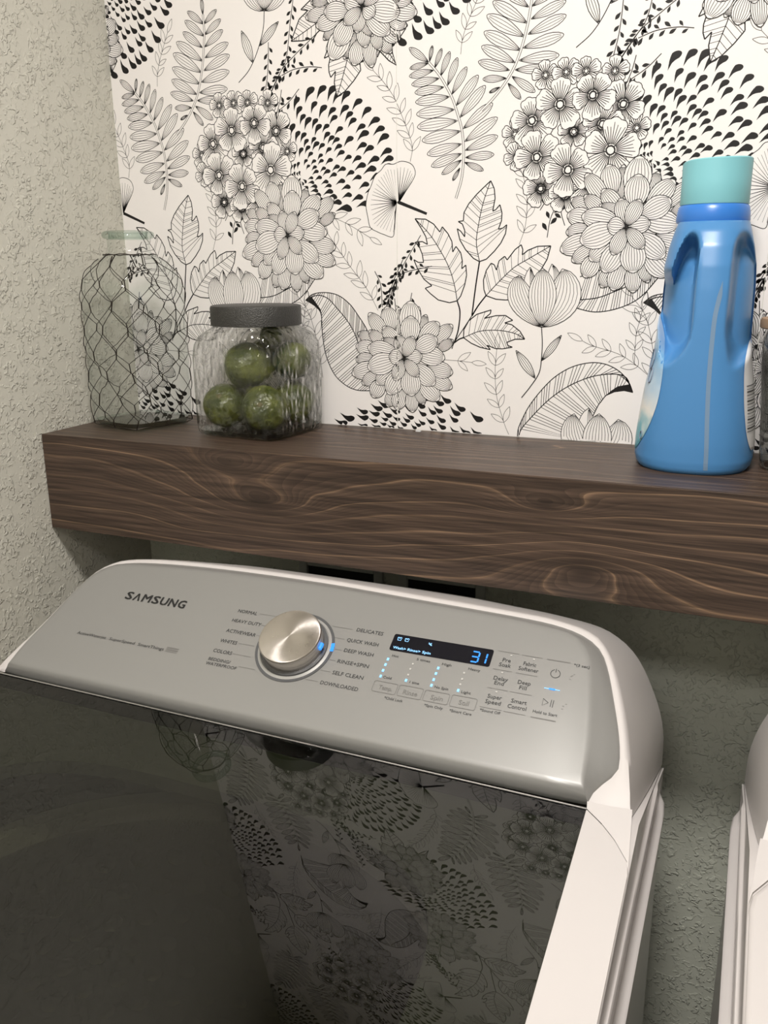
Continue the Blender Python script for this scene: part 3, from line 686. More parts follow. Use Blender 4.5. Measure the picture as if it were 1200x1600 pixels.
def lime(cx, cy, cz, r, label, tilt):
    o = empty('lime', (0, 0, 0)); tag(o, label, 'lime', 'green limes in the hammered jar')
    bm = bmesh.new(); bmesh.ops.create_icosphere(bm, subdivisions=4, radius=1)
    R = random.Random(int(cx*1e4)); ph = [R.uniform(0, 6) for _ in range(6)]
    for v in bm.verts:
        c = v.co.copy(); k = 1+.022*math.sin(5*c.x+ph[0])*math.sin(4*c.y+ph[1])+.02*math.sin(6*c.z+ph[2]+3*c.x)
        v.co = c*k*r; v.co.z *= .97
        if c.z > .9: v.co.z -= (c.z-.9)*r*.7
        if c.z < -.93: v.co.z -= (-c.z-.93)*r*.8
    me = bpy.data.meshes.new('rind'); bm.to_mesh(me); bm.free(); me.materials.append(M_LIME)
    me.polygons.foreach_set('use_smooth', [True]*len(me.polygons))
    b = link(bpy.data.objects.new('rind', me)); b.parent = o
    q = MB(); q.loft([[(math.cos(t*PI/4)*rr*r, math.sin(t*PI/4)*rr*r, zz*r) for t in range(8)] for rr, zz in ((.10,.86),(.11,.905),(.06,.92))], True, True, True); q.build('stem_end', M_STEM, o, 40)
    ca, sa = math.cos(JROT), math.sin(JROT)
    o.location = (JX+cx*ca-cy*sa, JY+cx*sa+cy*ca, Z0+cz); o.rotation_euler = tilt
LM = [(-.0325,-.034,.0385,.0298,'bumpy green lime at the front of the jar floor, nearest the wire bottle',(.9,.3,0)),
      (.030,-.034,.0385,.0298,'bumpy green lime at the front of the jar floor, nearest the jar corner',(1.2,-.4,.5)),
      (-.033,.030,.0385,.0298,'green lime on the jar floor by the wallpaper, behind the one nearest the bottle',(.4,.9,0)),
      (.032,.030,.0385,.0298,'green lime on the jar floor by the wallpaper, on the detergent side',(.3,1.2,0)),
      (-.004,-.018,.0915,.0315,'largest green lime in the middle of the jar, resting on the two front ones',(.5,.2,.2)),
      (.0395,.022,.0968,.0250,'green lime high in the jar against its detergent-side wall',(1.6,.3,.2)),
      (-.022,.039,.0960,.0250,'green lime high in the jar towards the wallpaper, behind the largest one',(.3,-.8,.2)),
      (.014,.012,.1270,.0158,'small dark green lime at the top of the pile just under the metal lid',(.3,.3,.2))]
for a in LM: lime(*a)

# ================================================================ DETERGENT JUG
M_JUG = mat('blue_plastic', (.07,.235,.50), .32, spec=.5)
M_CAP = mat('teal_plastic', (.23,.56,.62), .42)
M_COL = mat('blue_collar_plastic', (.04,.20,.62), .3)
M_GAUGE = mat('clear_gauge_strip', (.17,.27,.40), .35)
def label_mat():
    m, nt, b = newmat('jug_label_print'); L = nt.links.new
    tc = nd(nt, 'ShaderNodeTexCoord'); sp = nd(nt, 'ShaderNodeSeparateXYZ'); L(tc.outputs['Object'], sp.inputs[0])
    n = nd(nt, 'ShaderNodeTexNoise'); n.inputs['Scale'].default_value = 22; n.inputs['Detail'].default_value = 3; L(tc.outputs['Object'], n.inputs['Vector'])
    ad = nd(nt, 'ShaderNodeMath', operation='MULTIPLY_ADD'); ad.inputs[1].default_value = .09; L(n.outputs[0], ad.inputs[0]); L(sp.outputs[2], ad.inputs[2])
    r = nd(nt, 'ShaderNodeValToRGB'); e = r.color_ramp.elements; e[0].position = .06; e[0].color = (.03,.30,.42,1); e[1].position = .24; e[1].color = (.72,.74,.76,1)
    q = e.new(.085); q.color = (.10,.42,.52,1)
    q = e.new(.10); q.color = (.75,.74,.70,1)
    q = e.new(.135); q.color = (.45,.60,.74,1)
    q = e.new(.17); q.color = (.16,.36,.58,1)
    L(ad.outputs[0], r.inputs[0]); L(r.outputs[0], b.inputs['Base Color']); b.inputs['Roughness'].default_value = .3; return m
M_LAB = label_mat()
M_LABW = mat('white_label', (.72,.73,.74), .35)
M_BLK = mat('black_print', (.012,.012,.012), .5)
jug = empty('detergent_jug', (.8375, -.078, Z0))
tag(jug, 'blue plastic laundry jug with a teal cap and moulded grip', 'jug')
JZ = [(0,.0575,.066),(.004,.0610,.069),(.012,.0630,.070),(.03,.0625,.070),(.06,.0600,.069),(.09,.0560,.068),(.117,.0510,.067),(.14,.0482,.066),(.165,.0478,.065),(.192,.0475,.063),(.215,.0460,.060),(.235,.0425,.054),(.25,.0385,.046),(.2595,.0355,.038)]
def jug_ab(z):
    for (z0, a0, b0), (z1, a1, b1) in zip(JZ, JZ[1:]):
        if z <= z1: break
    t = min(max((z-z0)/(z1-z0), 0), 1); t = t
    return a0+(a1-a0)*t, b0+(b1-b0)*t
def sst(a, b, x):
    t = min(max((x-a)/(b-a), 0), 1); return t*t*(3-2*t)
def jug_p(th, z, off=0):
    a, b = jug_ab(z); ex = 2.5
    x, y = sq(a+off, b+off, ex, th)
    if y < .015:      # side pockets either side of the central grip
        ax = abs(x-.0075*sst(.10,.14,z))
        zb = .121+.030*min(1.2, abs(ax-.034)/.018)**2; zt = .247-.022*min(1.3, abs(ax-.025)/.013)**2
        dep = sst(zb-.010, zb+.012, z)*(1-sst(zt-.016, zt+.004, z))*sst(.0150, .0215, ax)*sst(.015, -.012, y)
        y += .036*dep
    return Vector((x, y, z))
q = MB(); NT, NZ = 168, 110
rows = [[jug_p(-PI/2+2*PI*k/NT, .2595*i/NZ) for k in range(NT)] for i in range(NZ+1)]
q.loft(rows, True, True, True); jb = q.build('bottle_body', M_JUG, jug, 60)
q = MB(); cq = lambda z, r, n=64: [(math.cos(2*PI*k/n)*r-.0015, math.sin(2*PI*k/n)*r, z) for k in range(n)]
q.loft([cq(.2585,.0360), cq(.2605,.0372), cq(.2690,.0365), cq(.2745,.0352), cq(.2765,.0335)], True, True, True); q.build('collar', M_COL, jug, 40)
def lip(t): return .3185+.0035*math.sin(t*1+2.6)+.0012*math.sin(2*t+1)
q = MB(); n = 72
rg = [cq(.2765,.0340,n), cq(.2775,.0345,n), cq(.300,.0343,n)]
rg.append([(math.cos(2*PI*k/n)*.0345-.0015, math.sin(2*PI*k/n)*.0345, lip(2*PI*k/n)-.001) for k in range(n)])
rg.append([(math.cos(2*PI*k/n)*.0335-.0015, math.sin(2*PI*k/n)*.0335, lip(2*PI*k/n)) for k in range(n)])
rg.append([(math.cos(2*PI*k/n)*.0322-.0015, math.sin(2*PI*k/n)*.0322, lip(2*PI*k/n)-.001) for k in range(n)])
rg.append(cq(.290,.0318,n))
q.loft(rg, True, True, True); q.build('cap', M_CAP, jug, 40)
# gauge strip down the grip, slightly wandering
g = MB(); ctl = [(.2,.0165),(.185,.0150),(.165,.0125),(.14,.0120),(.10,.0125),(.06,.0145),(.03,.0165),(.006,.0175)]
gp = [(v[0], v[1]) for v in spline([(a, b, 0) for a, b in ctl], 6)]
def jug_front(x, z):
    lo, hi = -PI, 0
    a, b = jug_ab(z)
    for _ in range(30):
        mid = (lo+hi)/2
        if sq(a, b, 2.5, mid)[0] < x: lo = mid
        else: hi = mid
    return jug_p((lo+hi)/2, z, .0003)
rg = []
for i, (z, x) in enumerate(gp):
    w = .0022*min(1, (i+.3)/6)
    rg.append([jug_front(x-w, z), jug_front(x+w, z)])
g.loft(rg, False); g.build('gauge_strip', M_GAUGE, jug, recalc=False)
def patch(name, t0f, t1f, z0, z1, m, off=.0006, nz=30, nt=14):
    q = MB(); q.loft([[jug_p(t0f(i/nz)+(t1f(i/nz)-t0f(i/nz))*k/nt, z0+(z1-z0)*i/nz, off) for k in range(nt+1)] for i in range(nz+1)], False)
    return q.build(name, m, jug, 60, recalc=False)
ov = lambda u: math.sqrt(max(0, 1-(2*u-1)**2))
patch('front_label', lambda u: PI-.55*ov(u), lambda u: PI+.98*ov(u), .012, .165, M_LAB)
patch('back_label', lambda u: -.66*ov(u)**.6, lambda u: .50*ov(u)**.6, .020, .140, M_LABW)
q = MB()
for i in range(16):
    z = .045+i*.0032; w = (.0008,.0014,.0005)[i % 3]
    q.loft([[jug_p(-.56+.40*k/5, z+dz, .0010) for k in range(6)] for dz in (0, w)], False)
bc = q.build('barcode', M_BLK, jug, recalc=False); bc['kind'] = 'stuff'
q = MB()
for (zc, tc, sz) in ((.118,.42,.011),(.101,.55,.008),(.036,.62,.0045)):     # outlined letter shapes on the label edge
    pts = [jug_p(PI+tc+.10*math.cos(t*PI/6)*(sz/.01), zc+sz*math.sin(t*PI/6), .0012) for t in range(13)]
    q.tube(pts, .0006, 4)
q.build('label_lettering', mat('grey_print', (.20,.24,.32), .5), jug, 60)['kind'] = 'stuff'

# ================================================================ SECOND JAR AT THE FRAME EDGE
M_CORK = mat('wooden_lid', (.33,.21,.12), .6, bump=.0004, bscale=90)
M_J2 = thin_glass('ribbed_canister_glass', (.80,.81,.80), 1.5, .02, .0015, 70, .3, .5, (.35,.36,.36))
jar2 = empty('glass_canister', (.9525, -.0600, Z0))
tag(jar2, 'clear glass canister with a wooden lid, half hidden behind the blue jug', 'jar')
q = MB(); q.loft([bring(z, a, 4, 64) for z, a in ((0,.040),(.003,.0445),(.01,.046),(.06,.0495),(.12,.0545),(.137,.0550),(.145,.053),(.150,.051))], True, True); q.build('glass_body', M_J2, jar2, 50)
q = MB(); q.loft([bring(z, a, 2.2, 64) for z, a in ((.150,.0580),(.1512,.0595),(.158,.0595),(.1605,.0580))], True, True, True); q.build('lid', M_CORK, jar2, 40)
# small crumb lying on the shelf by the wallpaper
q = MB(); q.box(-.0035,-.002,0,.0035,.002,.0012); cr_ = q.build('paper_scrap', M_LABW, None, loc=(.478,-.010,Z0+.0001)); tag(cr_, 'tiny white paper scrap on the shelf at the foot of the wallpaper', 'scrap')

# ================================================================ WALL BOXES BEHIND THE WASHER
M_BOXW = mat('grey_box_plastic', (.50,.52,.48), .5)
M_DARK = mat('recess_shade', (.012,.013,.012), .8)
def utility_box(x0, x1, z0, z1, label):
    o = empty('utility_box', ((x0+x1)/2, 0, Z0+(z0+z1)/2)); tag(o, label, 'wall box', 'recessed utility boxes behind the washer')
    w, h = (x1-x0)/2, (z1-z0)/2; q = MB(); t = .014
    q.box(-w, -.008, -h, -w+t, 0, h); q.box(w-t, -.008, -h, w, 0, h); q.box(-w+t, -.008, h-t, w-t, 0, h); q.box(-w+t, -.008, -h, w-t, 0, -h+t)
    bev(q.build('frame', M_BOXW, o), .0015)
    q = MB(); q.box(-w+t, -.002, -h+t, w-t, -.0005, h-t); q.build('recess', M_DARK, o)  # flat near-black sheet; the hollow's shade is put into its colour
utility_box(.283, .421, -.36, -.2040, 'grey plastic wall box with a dark recess under the shelf, the one nearer the corner')
utility_box(.446, .577, -.37, -.2040, 'grey plastic wall box with a dark recess under the shelf, above the washer dial')

# ================================================================ WASHER AND DRYER
M_WHITE = mat('white_enamel', (.56,.53,.515), .2, spec=.4)
M_WHITE2 = mat('white_plastic', (.60,.57,.555), .28, spec=.5, bscale=6)
M_PANEL = mat('silver_panel', (.27,.267,.255), .38, .2, spec=.5)
M_TXT = mat('panel_print', (.035,.035,.035), .6)
M_TXTL = mat('panel_print_grey', (.17,.165,.155), .6)
M_GAP = mat('gap_shade_and_foot_black', (.004,.004,.004), .6)
M_TRIMC = mat('bright_trim', (.75,.74,.73), .2, .9)
M_TUBP = mat('tub_ring_plastic', (.20,.21,.19), .5)
M_DRUM = mat('drum_steel', (.42,.40,.35), .35, .9, bump=.0006, bscale=30)
M_LIDG = thin_glass('smoked_lid_glass', (.45,.46,.40), 1.60, .0)
M_LEDB = mat('blue_led', (.02,.1,.3), .4, emit=(.02,.27,1.0), estr=1.25)
M_LEDW = mat('pale_blue_led', (.2,.4,.6), .4, emit=(.22,.55,1.0), estr=.9)
M_LEDO = mat('unlit_led', (.50,.49,.47), .3)
M_DISP = mat('display_black', (.006,.006,.010), .12)
A31 = math.radians(31); CA, SA = math.cos(A31), math.sin(A31)
FY, FZ = -.437, Z0-.228
def face(x, v, h=0): return Vector((x, FY+v*CA-h*SA, FZ+v*SA+h*CA))
def lid_z(x, y): return Z0-.22744-(.00435*(x-.4)-.12308*(y+.4))
def lidp(x, y, h=0): return Vector((x, y, lid_z(x, y)+h))
INNER = [(.1203,.004),(.1215,.02),(.123,.0368),(.1307,.0748),(.1409,.1291),(.1504,.1572),(.1648,.1739),(.184,.1832),(.230,.1905),(.3209,.1961),(.4515,.1975),(.5726,.1940),(.6823,.1905),(.7286,.1872),(.7583,.1797),(.778,.166),(.7899,.1436),(.8019,.1073),(.8109,.0767),(.8158,.0514),(.8149,.0377),(.8045,.0233),(.7966,.0103),(.7957,.004)]
KNEE = [(.106,.0),(.108,.02),(.1125,.0368),(.124,.08),(.135,.132),(.1455,.163),(.162,.181),(.184,.1905),(.230,.1975),(.3209,.2025),(.4515,.2040),(.5726,.2005),(.6807,.1971),(.7271,.1942),(.7672,.1839),(.7865,.1637),(.7991,.1358),(.8126,.0955),(.8219,.0573),(.8262,.036),(.8290,.022),(.8305,.012),(.8325,.004),(.8335,0)]
FOLD = [(.128,.010),(.130,.0368),(.138,.0748),(.148,.1271),(.157,.1520),(.170,.1660),(.188,.1740),(.235,.1790),(.3209,.1840),(.4515,.1860),(.5726,.1830),(.6723,.1800),(.722,.1765),(.745,.1735),(.760,.165),(.773,.145),(.781,.109),(.787,.069),(.790,.030),(.792,.010)]
BACKR = [(.466,-.1560),(.60,-.1568),(.6624,-.1600),(.7122,-.1633),(.7597,-.1697),(.784,-.1802),(.8031,-.1969),(.8186,-.2227),(.8327,-.2567),(.8387,-.2816),(.8405,-.30),(.8410,-.325)]
BACK = [(.932-x, z) for x, z in BACKR[:0:-1]]+BACKR
def machine(name, label, cat, mx, dial):
    """mx: maps the washer's x to this machine's x (the dryer is its mirror image)"""
    root = empty(name, (mx(.458), -.55, 0)); tag(root, label, cat)
    off = Vector((mx(.458), -.55, 0)); tr = lambda p: Vector((mx(p[0]), p[1], p[2]))-off
    def B(q, nm, m, smooth=None, parent=None, recalc=True):
        q.v = [tuple(tr(p)) for p in q.v]; return q.build(nm, m, parent or root, smooth, recalc)
    N = 90
    inn = [face(p.x, p.y, -.012) for p in resample(spline([(a, b, 0) for a, b in INNER], 5), N)]
    kn0 = [(p.x, p.y) for p in resample(spline([(a, b, 0) for a, b in KNEE], 5), N)]
    kn = [face(x, v, -.0125) for x, v in kn0]
    knm = [inn[i].lerp(kn[i], .5)+Vector((0, -SA, CA))*.0012 for i in range(N)]
    bk = [Vector((p.x, -.19, Z0+p.y)) for p in resample(spline([(a, b, 0) for a, b in BACK], 5), N)]
    ctr = Vector((.466, 0, 0))
    def mid(t, bulge):
        out = []
        for i in range(N):
            p = kn[i].lerp(bk[i], t); d = Vector((p.x-.466, 0, (p.z-(Z0-.30))*1.6)); d.normalize(); out.append(p+d*bulge*(1-abs(2*t-1))*1.0)
        return out
    q = MB(); q.loft([inn, knm, kn, mid(.06,.003), mid(.25,.002), mid(.5,.001), mid(.8,.001), bk], False)
    # back wall of the console
    b = len(q.v); q.v += [tuple(p) for p in bk]+[(.466, -.19, Z0-.32)]
    for i in range(N-1): q.f.append((b+i, b+i+1, b+N)); q.m.append(0)
    # wings that run down to the lid hinge line
    for sx in (lambda x: x, lambda x: .917-x):
        arc = [(.797,-.439),(.8117,-.4522),(.8246,-.4671),(.8379,-.488),(.8405,-.500)]
        top = [(.7957,-.4305),(.815,-.4300),(.8335,-.4280),(.8352,-.445),(.8375,-.470)]
        q.loft([[lidp(sx(x), y) for x, y in arc], [lidp(sx(x), y, .0005) for x, y in top]], False)
    co = B(q, 'console_housing', M_WHITE2, 50)
    # silver fascia
    inn_c = inn+[face(.7957-.6754*k/20, .003, -.012) for k in range(1, 20)]
    M_ = len(inn_c)
    fold0 = [(p.x, p.y) for p in resample(spline([(a, b, 0) for a, b in FOLD], 5), N)]
    foldc = fold0+[(.792-.664*k/20, .010) for k in range(1, 20)]
    cx, cv = .466, .09
    def inset(P, k, kv): return [(cx+(x-cx)*k, cv+(v-cv)*kv) for x, v in P]
    q = MB()
    rings = [[p+Vector((0, SA, -CA))*.004 for p in inn_c], inn_c]
    infl = [(p.x, p.y) for p in resample(spline([(a, b, 0) for a, b in INNER], 5), N)]+[(.7957-.6754*k/20, .003) for k in range(1, 20)]
    rings += [[face(a[0]+(b_[0]-a[0])*t, a[1]+(b_[1]-a[1])*t, h) for a, b_ in zip(infl, foldc)] for t, h in ((.10,-.0098),(.55,-.0055),(.93,-.0012))]
    rings += [[face(x, v, 0) for x, v in inset(foldc, .996, .975)], [face(x, v, .0004) for x, v in inset(foldc, .985, .93)]]
    q.loft(rings, True, False, True)
    pn = B(q, 'control_panel', M_PANEL, 50)
    # cabinet sides: stepped profile with two raised beads
    q = MB()
    def side(sg):
        sx = (lambda x: x) if sg > 0 else (lambda x: .917-x)
        pr = [(.812,None,0),(.8395,None,0),(.8408,None,-.0012),(.8412,None,-.004),(.8414,-.282,0),(.8424,-.2835,0),(.8440,-.2840,0),(.8452,-.2860,0),(.8452,-.2895,0),(.8440,-.2915,0),(.8432,-.2925,0),(.8438,-.327,0),(.8462,-.3285,0),(.8500,-.3295,0),(.8520,-.3315,0),(.8522,-.3350,0),(.8508,-.3375,0),(.8494,-.3385,0),(.8494,-1.17,0)]
        ys = [-.19,-.24,-.255,-.275,-.30,-.44,-.47,-.51,-.60,-.75,-.86,-.89,-.905]
        rings = []
        for y in ys:
            rg = []
            for x, z, dz in pr:
                k = (sst(-.235,-.262,y) if z is not None and z < -.31 else sst(-.27,-.30,y)) if x > .8433 else 1
                zt = lid_z(x, min(y, -.44))-.002 if y <= -.43 else Z0-.240-(y+.43)/.24*.087
                zz = zt+dz if z is None else min(Z0+z, zt-.002)
                if x == .8395: x = .8335+(.006 if y < -.5 else (.0018 if y < -.43 else .004))
                xx = .8432+(x-.8432)*k if x > .8433 and z is not None and z > -1 else x
                if y < -.87: xx = xx-(.010 if y < -.90 else .003)
                rg.append((sx(xx), y, zz))
            rings.append(rg)
        q.loft(rings, False)
    side(1); side(-1)
    q.box(.072,-.905,.03,.845,-.885,Z0-.34)
    q.box(.080,-.20,.03,.838,-.19,Z0-.36)
    q.box(.072,-.90,.03,.845,-.19,.05)
    B(q, 'cabinet', M_WHITE, 40)
    for sgx in (.10, .80):
        for yy in (-.25,-.84):
            f = MB(); f.loft([[(sgx+math.cos(k*PI/8)*r, yy+math.sin(k*PI/8)*r, z) for k in range(16)] for r, z in ((.025,0),(.025,.012),(.014,.014),(.014,.032))], True, True, True); B(f, 'foot', M_GAP, 40)
    # lid frame (white) with its cut rear corners
    if dial:
        gx0, gx1, gy0, gy1 = .1205, .7969, -.4405, -.845
        def outl(h):
            rc = [(.7975,-.4405),(.8122,-.4537),(.8251,-.4686),(.8384,-.4895),(.8402,-.503)]
            P = [(.917-x, y) for x, y in rc[::-1]]+rc
            P += [(.8402,-.875),(.8340,-.895),(.0830,-.895),(.0768,-.875)]
            return [lidp(x, y, h) for x, y in P]
        inner_ = [(gx0,-.503),(gx0,-.4895),(gx0,-.4686),(gx0,-.4537),(gx0,gy0),(gx1,gy0),(gx1,-.4537),(gx1,-.4686),(gx1,-.4895),(gx1,-.503),(gx1,gy1+.01),(gx1-.008,gy1),(gx0+.008,gy1),(gx0,gy1+.01)]
        q = MB(); I = lambda h: [lidp(x, y, h) for x, y in inner_]
        q.loft([I(-.030), I(0), outl(0), outl(-.030)], True)
        lf = B(q, 'lid_frame', M_WHITE, 30); bev(lf, .0018, 3, 40)
        q = MB(); g0 = [(gx0+.0006,gy1+.0006),(gx1-.0006,gy1+.0006),(gx1-.0006,gy0-.0006),(gx0+.0006,gy0-.0006)]
        q.loft([[lidp(x, y, -.0055) for x, y in g0], [lidp(x, y, -.0005) for x, y in g0]], True, True, True)
        B(q, 'lid_glass', M_LIDG)
        q = MB(); q.loft([[lidp(x, -.4402, h) for x in (.122,.7969)] for h in (-.006,.0006)], False); q.loft([[lidp(x, y, .0006) for x in (.122,.7969)] for y in (-.4402,-.4388)], False)
        B(q, 'lid_hinge_trim', M_TRIMC)
        q = MB(); q.box(.09,-.437,Z0-.30,.83,-.425,Z0-.252); B(q, 'hinge_gap_shade', M_GAP)  # solid black block, coloured as the shade inside the gap
        # under the glass: inner lid tray with a round-cornered opening, tub ring, drum
        q = MB(); n = 72; ox = [(.458+a, -.655+b_) for a, b_ in [sq(.255,.150,3.2,2*PI*k/n) for k in range(n)]]
        outer = [(.458+a, -.643+b_) for a, b_ in [sq(.352,.215,30,2*PI*k/n) for k in range(n)]]
        q.loft([[lidp(x, y, -.034) for x, y in ox], [lidp(x, y, -.020) for x, y in ox], [lidp(x, y, -.017) for x, y in outer]], True); B(q, 'lid_inner_tray', M_TUBP, 40)
        q = MB()
        def ring(r, z, n=72): return [(.458+math.cos(2*PI*k/n)*r, -.62+math.sin(2*PI*k/n)*r*.86, Z0+z) for k in range(n)]
        q.loft([ring(.36,-.375), ring(.30,-.365), ring(.285,-.360), ring(.272,-.366), ring(.268,-.385)], True); B(q, 'tub_ring', M_WHITE2, 40)
        q = MB(); q.loft([ring(.268,-.385), ring(.262,-.40), ring(.262,-.80), ring(.20,-.83), ring(.05,-.80)], True, False, True); dr = B(q, 'wash_drum', M_DRUM, 40)
        q = MB()      # pressed dimples of the drum wall and floor
        R = random.Random(5)
        for zi in range(9):
            for k in range(40):
                a = 2*PI*(k+.5*(zi % 2))/40; c = Vector((.458+math.cos(a)*.2605, -.62+math.sin(a)*.2605*.86, Z0-.43-zi*.040))
                nrm = Vector((-math.cos(a), -math.sin(a), 0)); tx = Vector((-math.sin(a), math.cos(a), 0)); up = Vector((0,0,1))
                n = 8; b = len(q.v); q.v.append(tuple(c+nrm*.004)); q.v += [tuple(c+(tx*math.cos(j*PI/4)+up*math.sin(j*PI/4))*.012) for j in range(n)]
                for j in range(n): q.f.append((b, b+1+j, b+1+(j+1) % n)); q.m.append(0)
        dm = B(q, 'drum_dimples', M_DRUM, 60, None, False); dm['kind'] = 'stuff'
        q = MB(); q.loft([[(.458+math.cos(2*PI*k/24)*r, -.62+math.sin(2*PI*k/24)*r, Z0+z) for k in range(24)] for r, z in ((.11,-.80),(.09,-.76),(.045,-.73),(.03,-.70),(.0,-.69))], True); B(q, 'pulsator', M_TUBP, 50)
    else:
        q = MB(); P = [(.0768,-.503),(.0786,-.4895),(.0919,-.4686),(.1048,-.4537),(.1195,-.4405),(.7975,-.4405),(.8122,-.4537),(.8251,-.4686),(.8384,-.4895),(.8402,-.503),(.8402,-.875),(.8340,-.895),(.0830,-.895),(.0768,-.875)]
        q.loft([[lidp(x, y, -.03) for x, y in P], [lidp(x, y, 0) for x, y in P]], True, True, True); lf = B(q, 'top_panel', M_WHITE, 30); bev(lf, .004, 3, 40)
    return root, B, pn
washer, WB, panel = machine('washing_machine', 'white top-load washing machine with a smoked glass lid and silver control panel', 'washing machine', lambda x: x, True)
machine('clothes_dryer', 'white clothes dryer standing across a narrow gap from the washer, mostly out of frame', 'dryer', lambda x: 1.768-x, False)

# ---- everything on the control panel
def text_bm(s, font_cap, width):
    c = bpy.data.curves.new('t', 'FONT'); c.body = s; c.size = 1; c.resolution_u = 2
    o = bpy.data.objects.new('t', c); COL.objects.link(o)
    dg = bpy.context.evaluated_depsgraph_get(); me = bpy.data.meshes.new_from_object(o.evaluated_get(dg))
    vs = [v.co.copy() for v in me.vertices]; fs = [tuple(p.vertices) for p in me.polygons]
    bpy.data.objects.remove(o); bpy.data.meshes.remove(me); bpy.data.curves.remove(c)
    x0 = min(v.x for v in vs); x1 = max(v.x for v in vs)
    return [((v.x-x0)/(x1-x0), v.y) for v in vs], fs
CAPH = None
q = MB(); qb = MB()
def put_text(Q, s, x, v, w, cap, h=.0008, slant=0, bold=0):
    global CAPH
    if CAPH is None:
        a, _ = text_bm('H', 1, 1); CAPH = max(y for _, y in a)
    vs, fs = text_bm(s, 1, 1); k = cap/CAPH
    for dx, dy in (((0,0),(bold,0),(0,bold*.7),(bold,bold*.7)) if bold else ((0,0),)):
        b = len(Q.v); Q.v += [tuple(face(x+dx+a*w+y*k*slant, v+dy+y*k, h+dx*.1+dy*.03)) for a, y in vs]; Q.f += [tuple(b+i for i in f) for f in fs]; Q.m += [0]*len(fs)
for s, x, v, w, cap in PANEL_TEXT:
    small = cap < 40
    if s in ('Temp.', 'Rinse', 'Spin', 'Soil'): continue
    if s == 'SAMSUNG': continue
    put_text(q, s, x*1e-4, v*1e-4, w*1e-4, cap*1e-4*(.95 if not small else 1), bold=.00010 if cap > 40 else .00008)
def rib(Q, P, w, h=.0008, closed=False):
    P = [Vector((a, b, 0)) for a, b in P]
    if closed: P = P+[P[0], P[1]]
    rg = []
    for i, p in enumerate(P):
        a, c = P[max(i-1,0)], P[min(i+1,len(P)-1)]; d = (c-a).normalized(); n = Vector((-d.y, d.x, 0))*w/2
        rg.append([face(p.x+n.x, p.y+n.y, h), face(p.x-n.x, p.y-n.y, h)])
    Q.loft(rg, False)
ql = MB()
for x0, v0, x1, v1, w in PANEL_LINES: rib(ql, [(x0*1e-4, v0*1e-4), (x1*1e-4, v1*1e-4)], w*1e-4)
LS = [('S',.0),('A',.0),('M',0),('S',0),('U',0),('N',0),('G',0)]
st = [t for t in PANEL_TEXT if t[0] == 'SAMSUNG'][0]; sx, sv, sw = st[1]*1e-4, st[2]*1e-4, st[3]*1e-4
ad = [.133,.150,.170,.133,.145,.150,.140]; tot = sum(ad); cx = sx
brand = MB()
for (ch, _), a in zip(LS, ad):
    w = sw*a/tot*.80
    if ch == 'A':      # the bar-less A of the wordmark
        k = .0105
        for pa in ([(cx,sv),(cx+w*.42,sv+k),(cx+w*.62,sv+k),(cx+w*.24,sv)], [(cx+w*.42,sv+k),(cx+w*.62,sv+k),(cx+w*1.0,sv),(cx+w*.76,sv)]):
            b = len(brand.v); brand.v += [tuple(face(x, v, .0009)) for x, v in pa]; brand.f.append(tuple(b+i for i in range(4))); brand.m.append(0)
    else: put_text(brand, ch, cx, sv, w, .0105, .0009, 0, .0008)
    cx += sw*a/tot
WB(brand, 'brand_lettering', M_BLK, None, None, False)
# energy mark, power and play symbols, braille ticks
def arc(cx, cv, r, a0, a1, n=20): return [(cx+math.cos(a0+(a1-a0)*k/n)*r, cv+math.sin(a0+(a1-a0)*k/n)*r) for k in range(n+1)]
rib(q, arc(.7439,.1212,.0046,PI*.60,PI*2.40), .0006); rib(q, [(.7439,.1212+.0015),(.7439,.1212+.0056)], .0006)
rib(q, [(.7386,.0917),(.7440,.0880),(.7388,.0842),(.7386,.0917),(.7440,.0880)], .0005); rib(q, [(.7465,.0919),(.7465,.0841)], .0006); rib(q, [(.7486,.0917),(.7486,.0837)], .0006)
for x, v in ((.7588,.1178),(.7591,.1212),(.7617,.1239),(.7600,.1222),(.7579,.0842),(.7583,.0873),(.7607,.0901)): rib(ql, [(x-.0008, v), (x+.0008, v)], .0004)
for k in range(5): rib(ql, [(.3175, .0640+.0014*k), (.3335, .0640+.0014*k+(.0006 if k % 2 else 0))], .0007)
def rrect(P, r=.0022):
    out = []; n = len(P)
    for i in range(n):
        p, a, c = Vector(P[i]), Vector(P[i-1]), Vector(P[(i+1) % n]); d1 = (a-p).normalized()*r; d2 = (c-p).normalized()*r
        for t in (0, .25, .5, .75, 1): s_ = (p+d1)*(1-t)**2+p*2*t*(1-t)+(p+d2)*t*t; out.append((s_.x, s_.y))
    return out
def flat(Q, P, h): b = len(Q.v); Q.v += [tuple(face(x, v, h)) for x, v in P]; Q.f.append(tuple(range(b, b+len(P)))); Q.m.append(0)
rt = {t[0]: t for t in PANEL_TEXT if t[3] > 60}
for nm, bt in zip(('Temp.', 'Rinse', 'Spin', 'Soil'), BUTTONS):
    x0, x1 = (bt[0]+bt[6])/2e4, (bt[2]+bt[4])/2e4; v1, v0 = (bt[1]+bt[3])/2e4, (bt[5]+bt[7])/2e4
    bo = MB(); P = rrect([(x0,v1),(x1,v1),(x1,v0),(x0,v0)])
    rib(bo, P, .0005, .0009, True); cand = [t for t in PANEL_TEXT if t[0] == nm and t[2] < 760][0]
    put_text(bo, nm, cand[1]*1e-4, cand[2]*1e-4, cand[3]*1e-4, .0050, .0009, 0, .00015)
    WB(bo, 'touch_button', M_TXTL, None, None, False)
WB(q, 'panel_lettering', M_TXT, None, None, False)['kind'] = 'stuff'
WB(ql, 'panel_lines', M_TXTL, None, None, False)['kind'] = 'stuff'
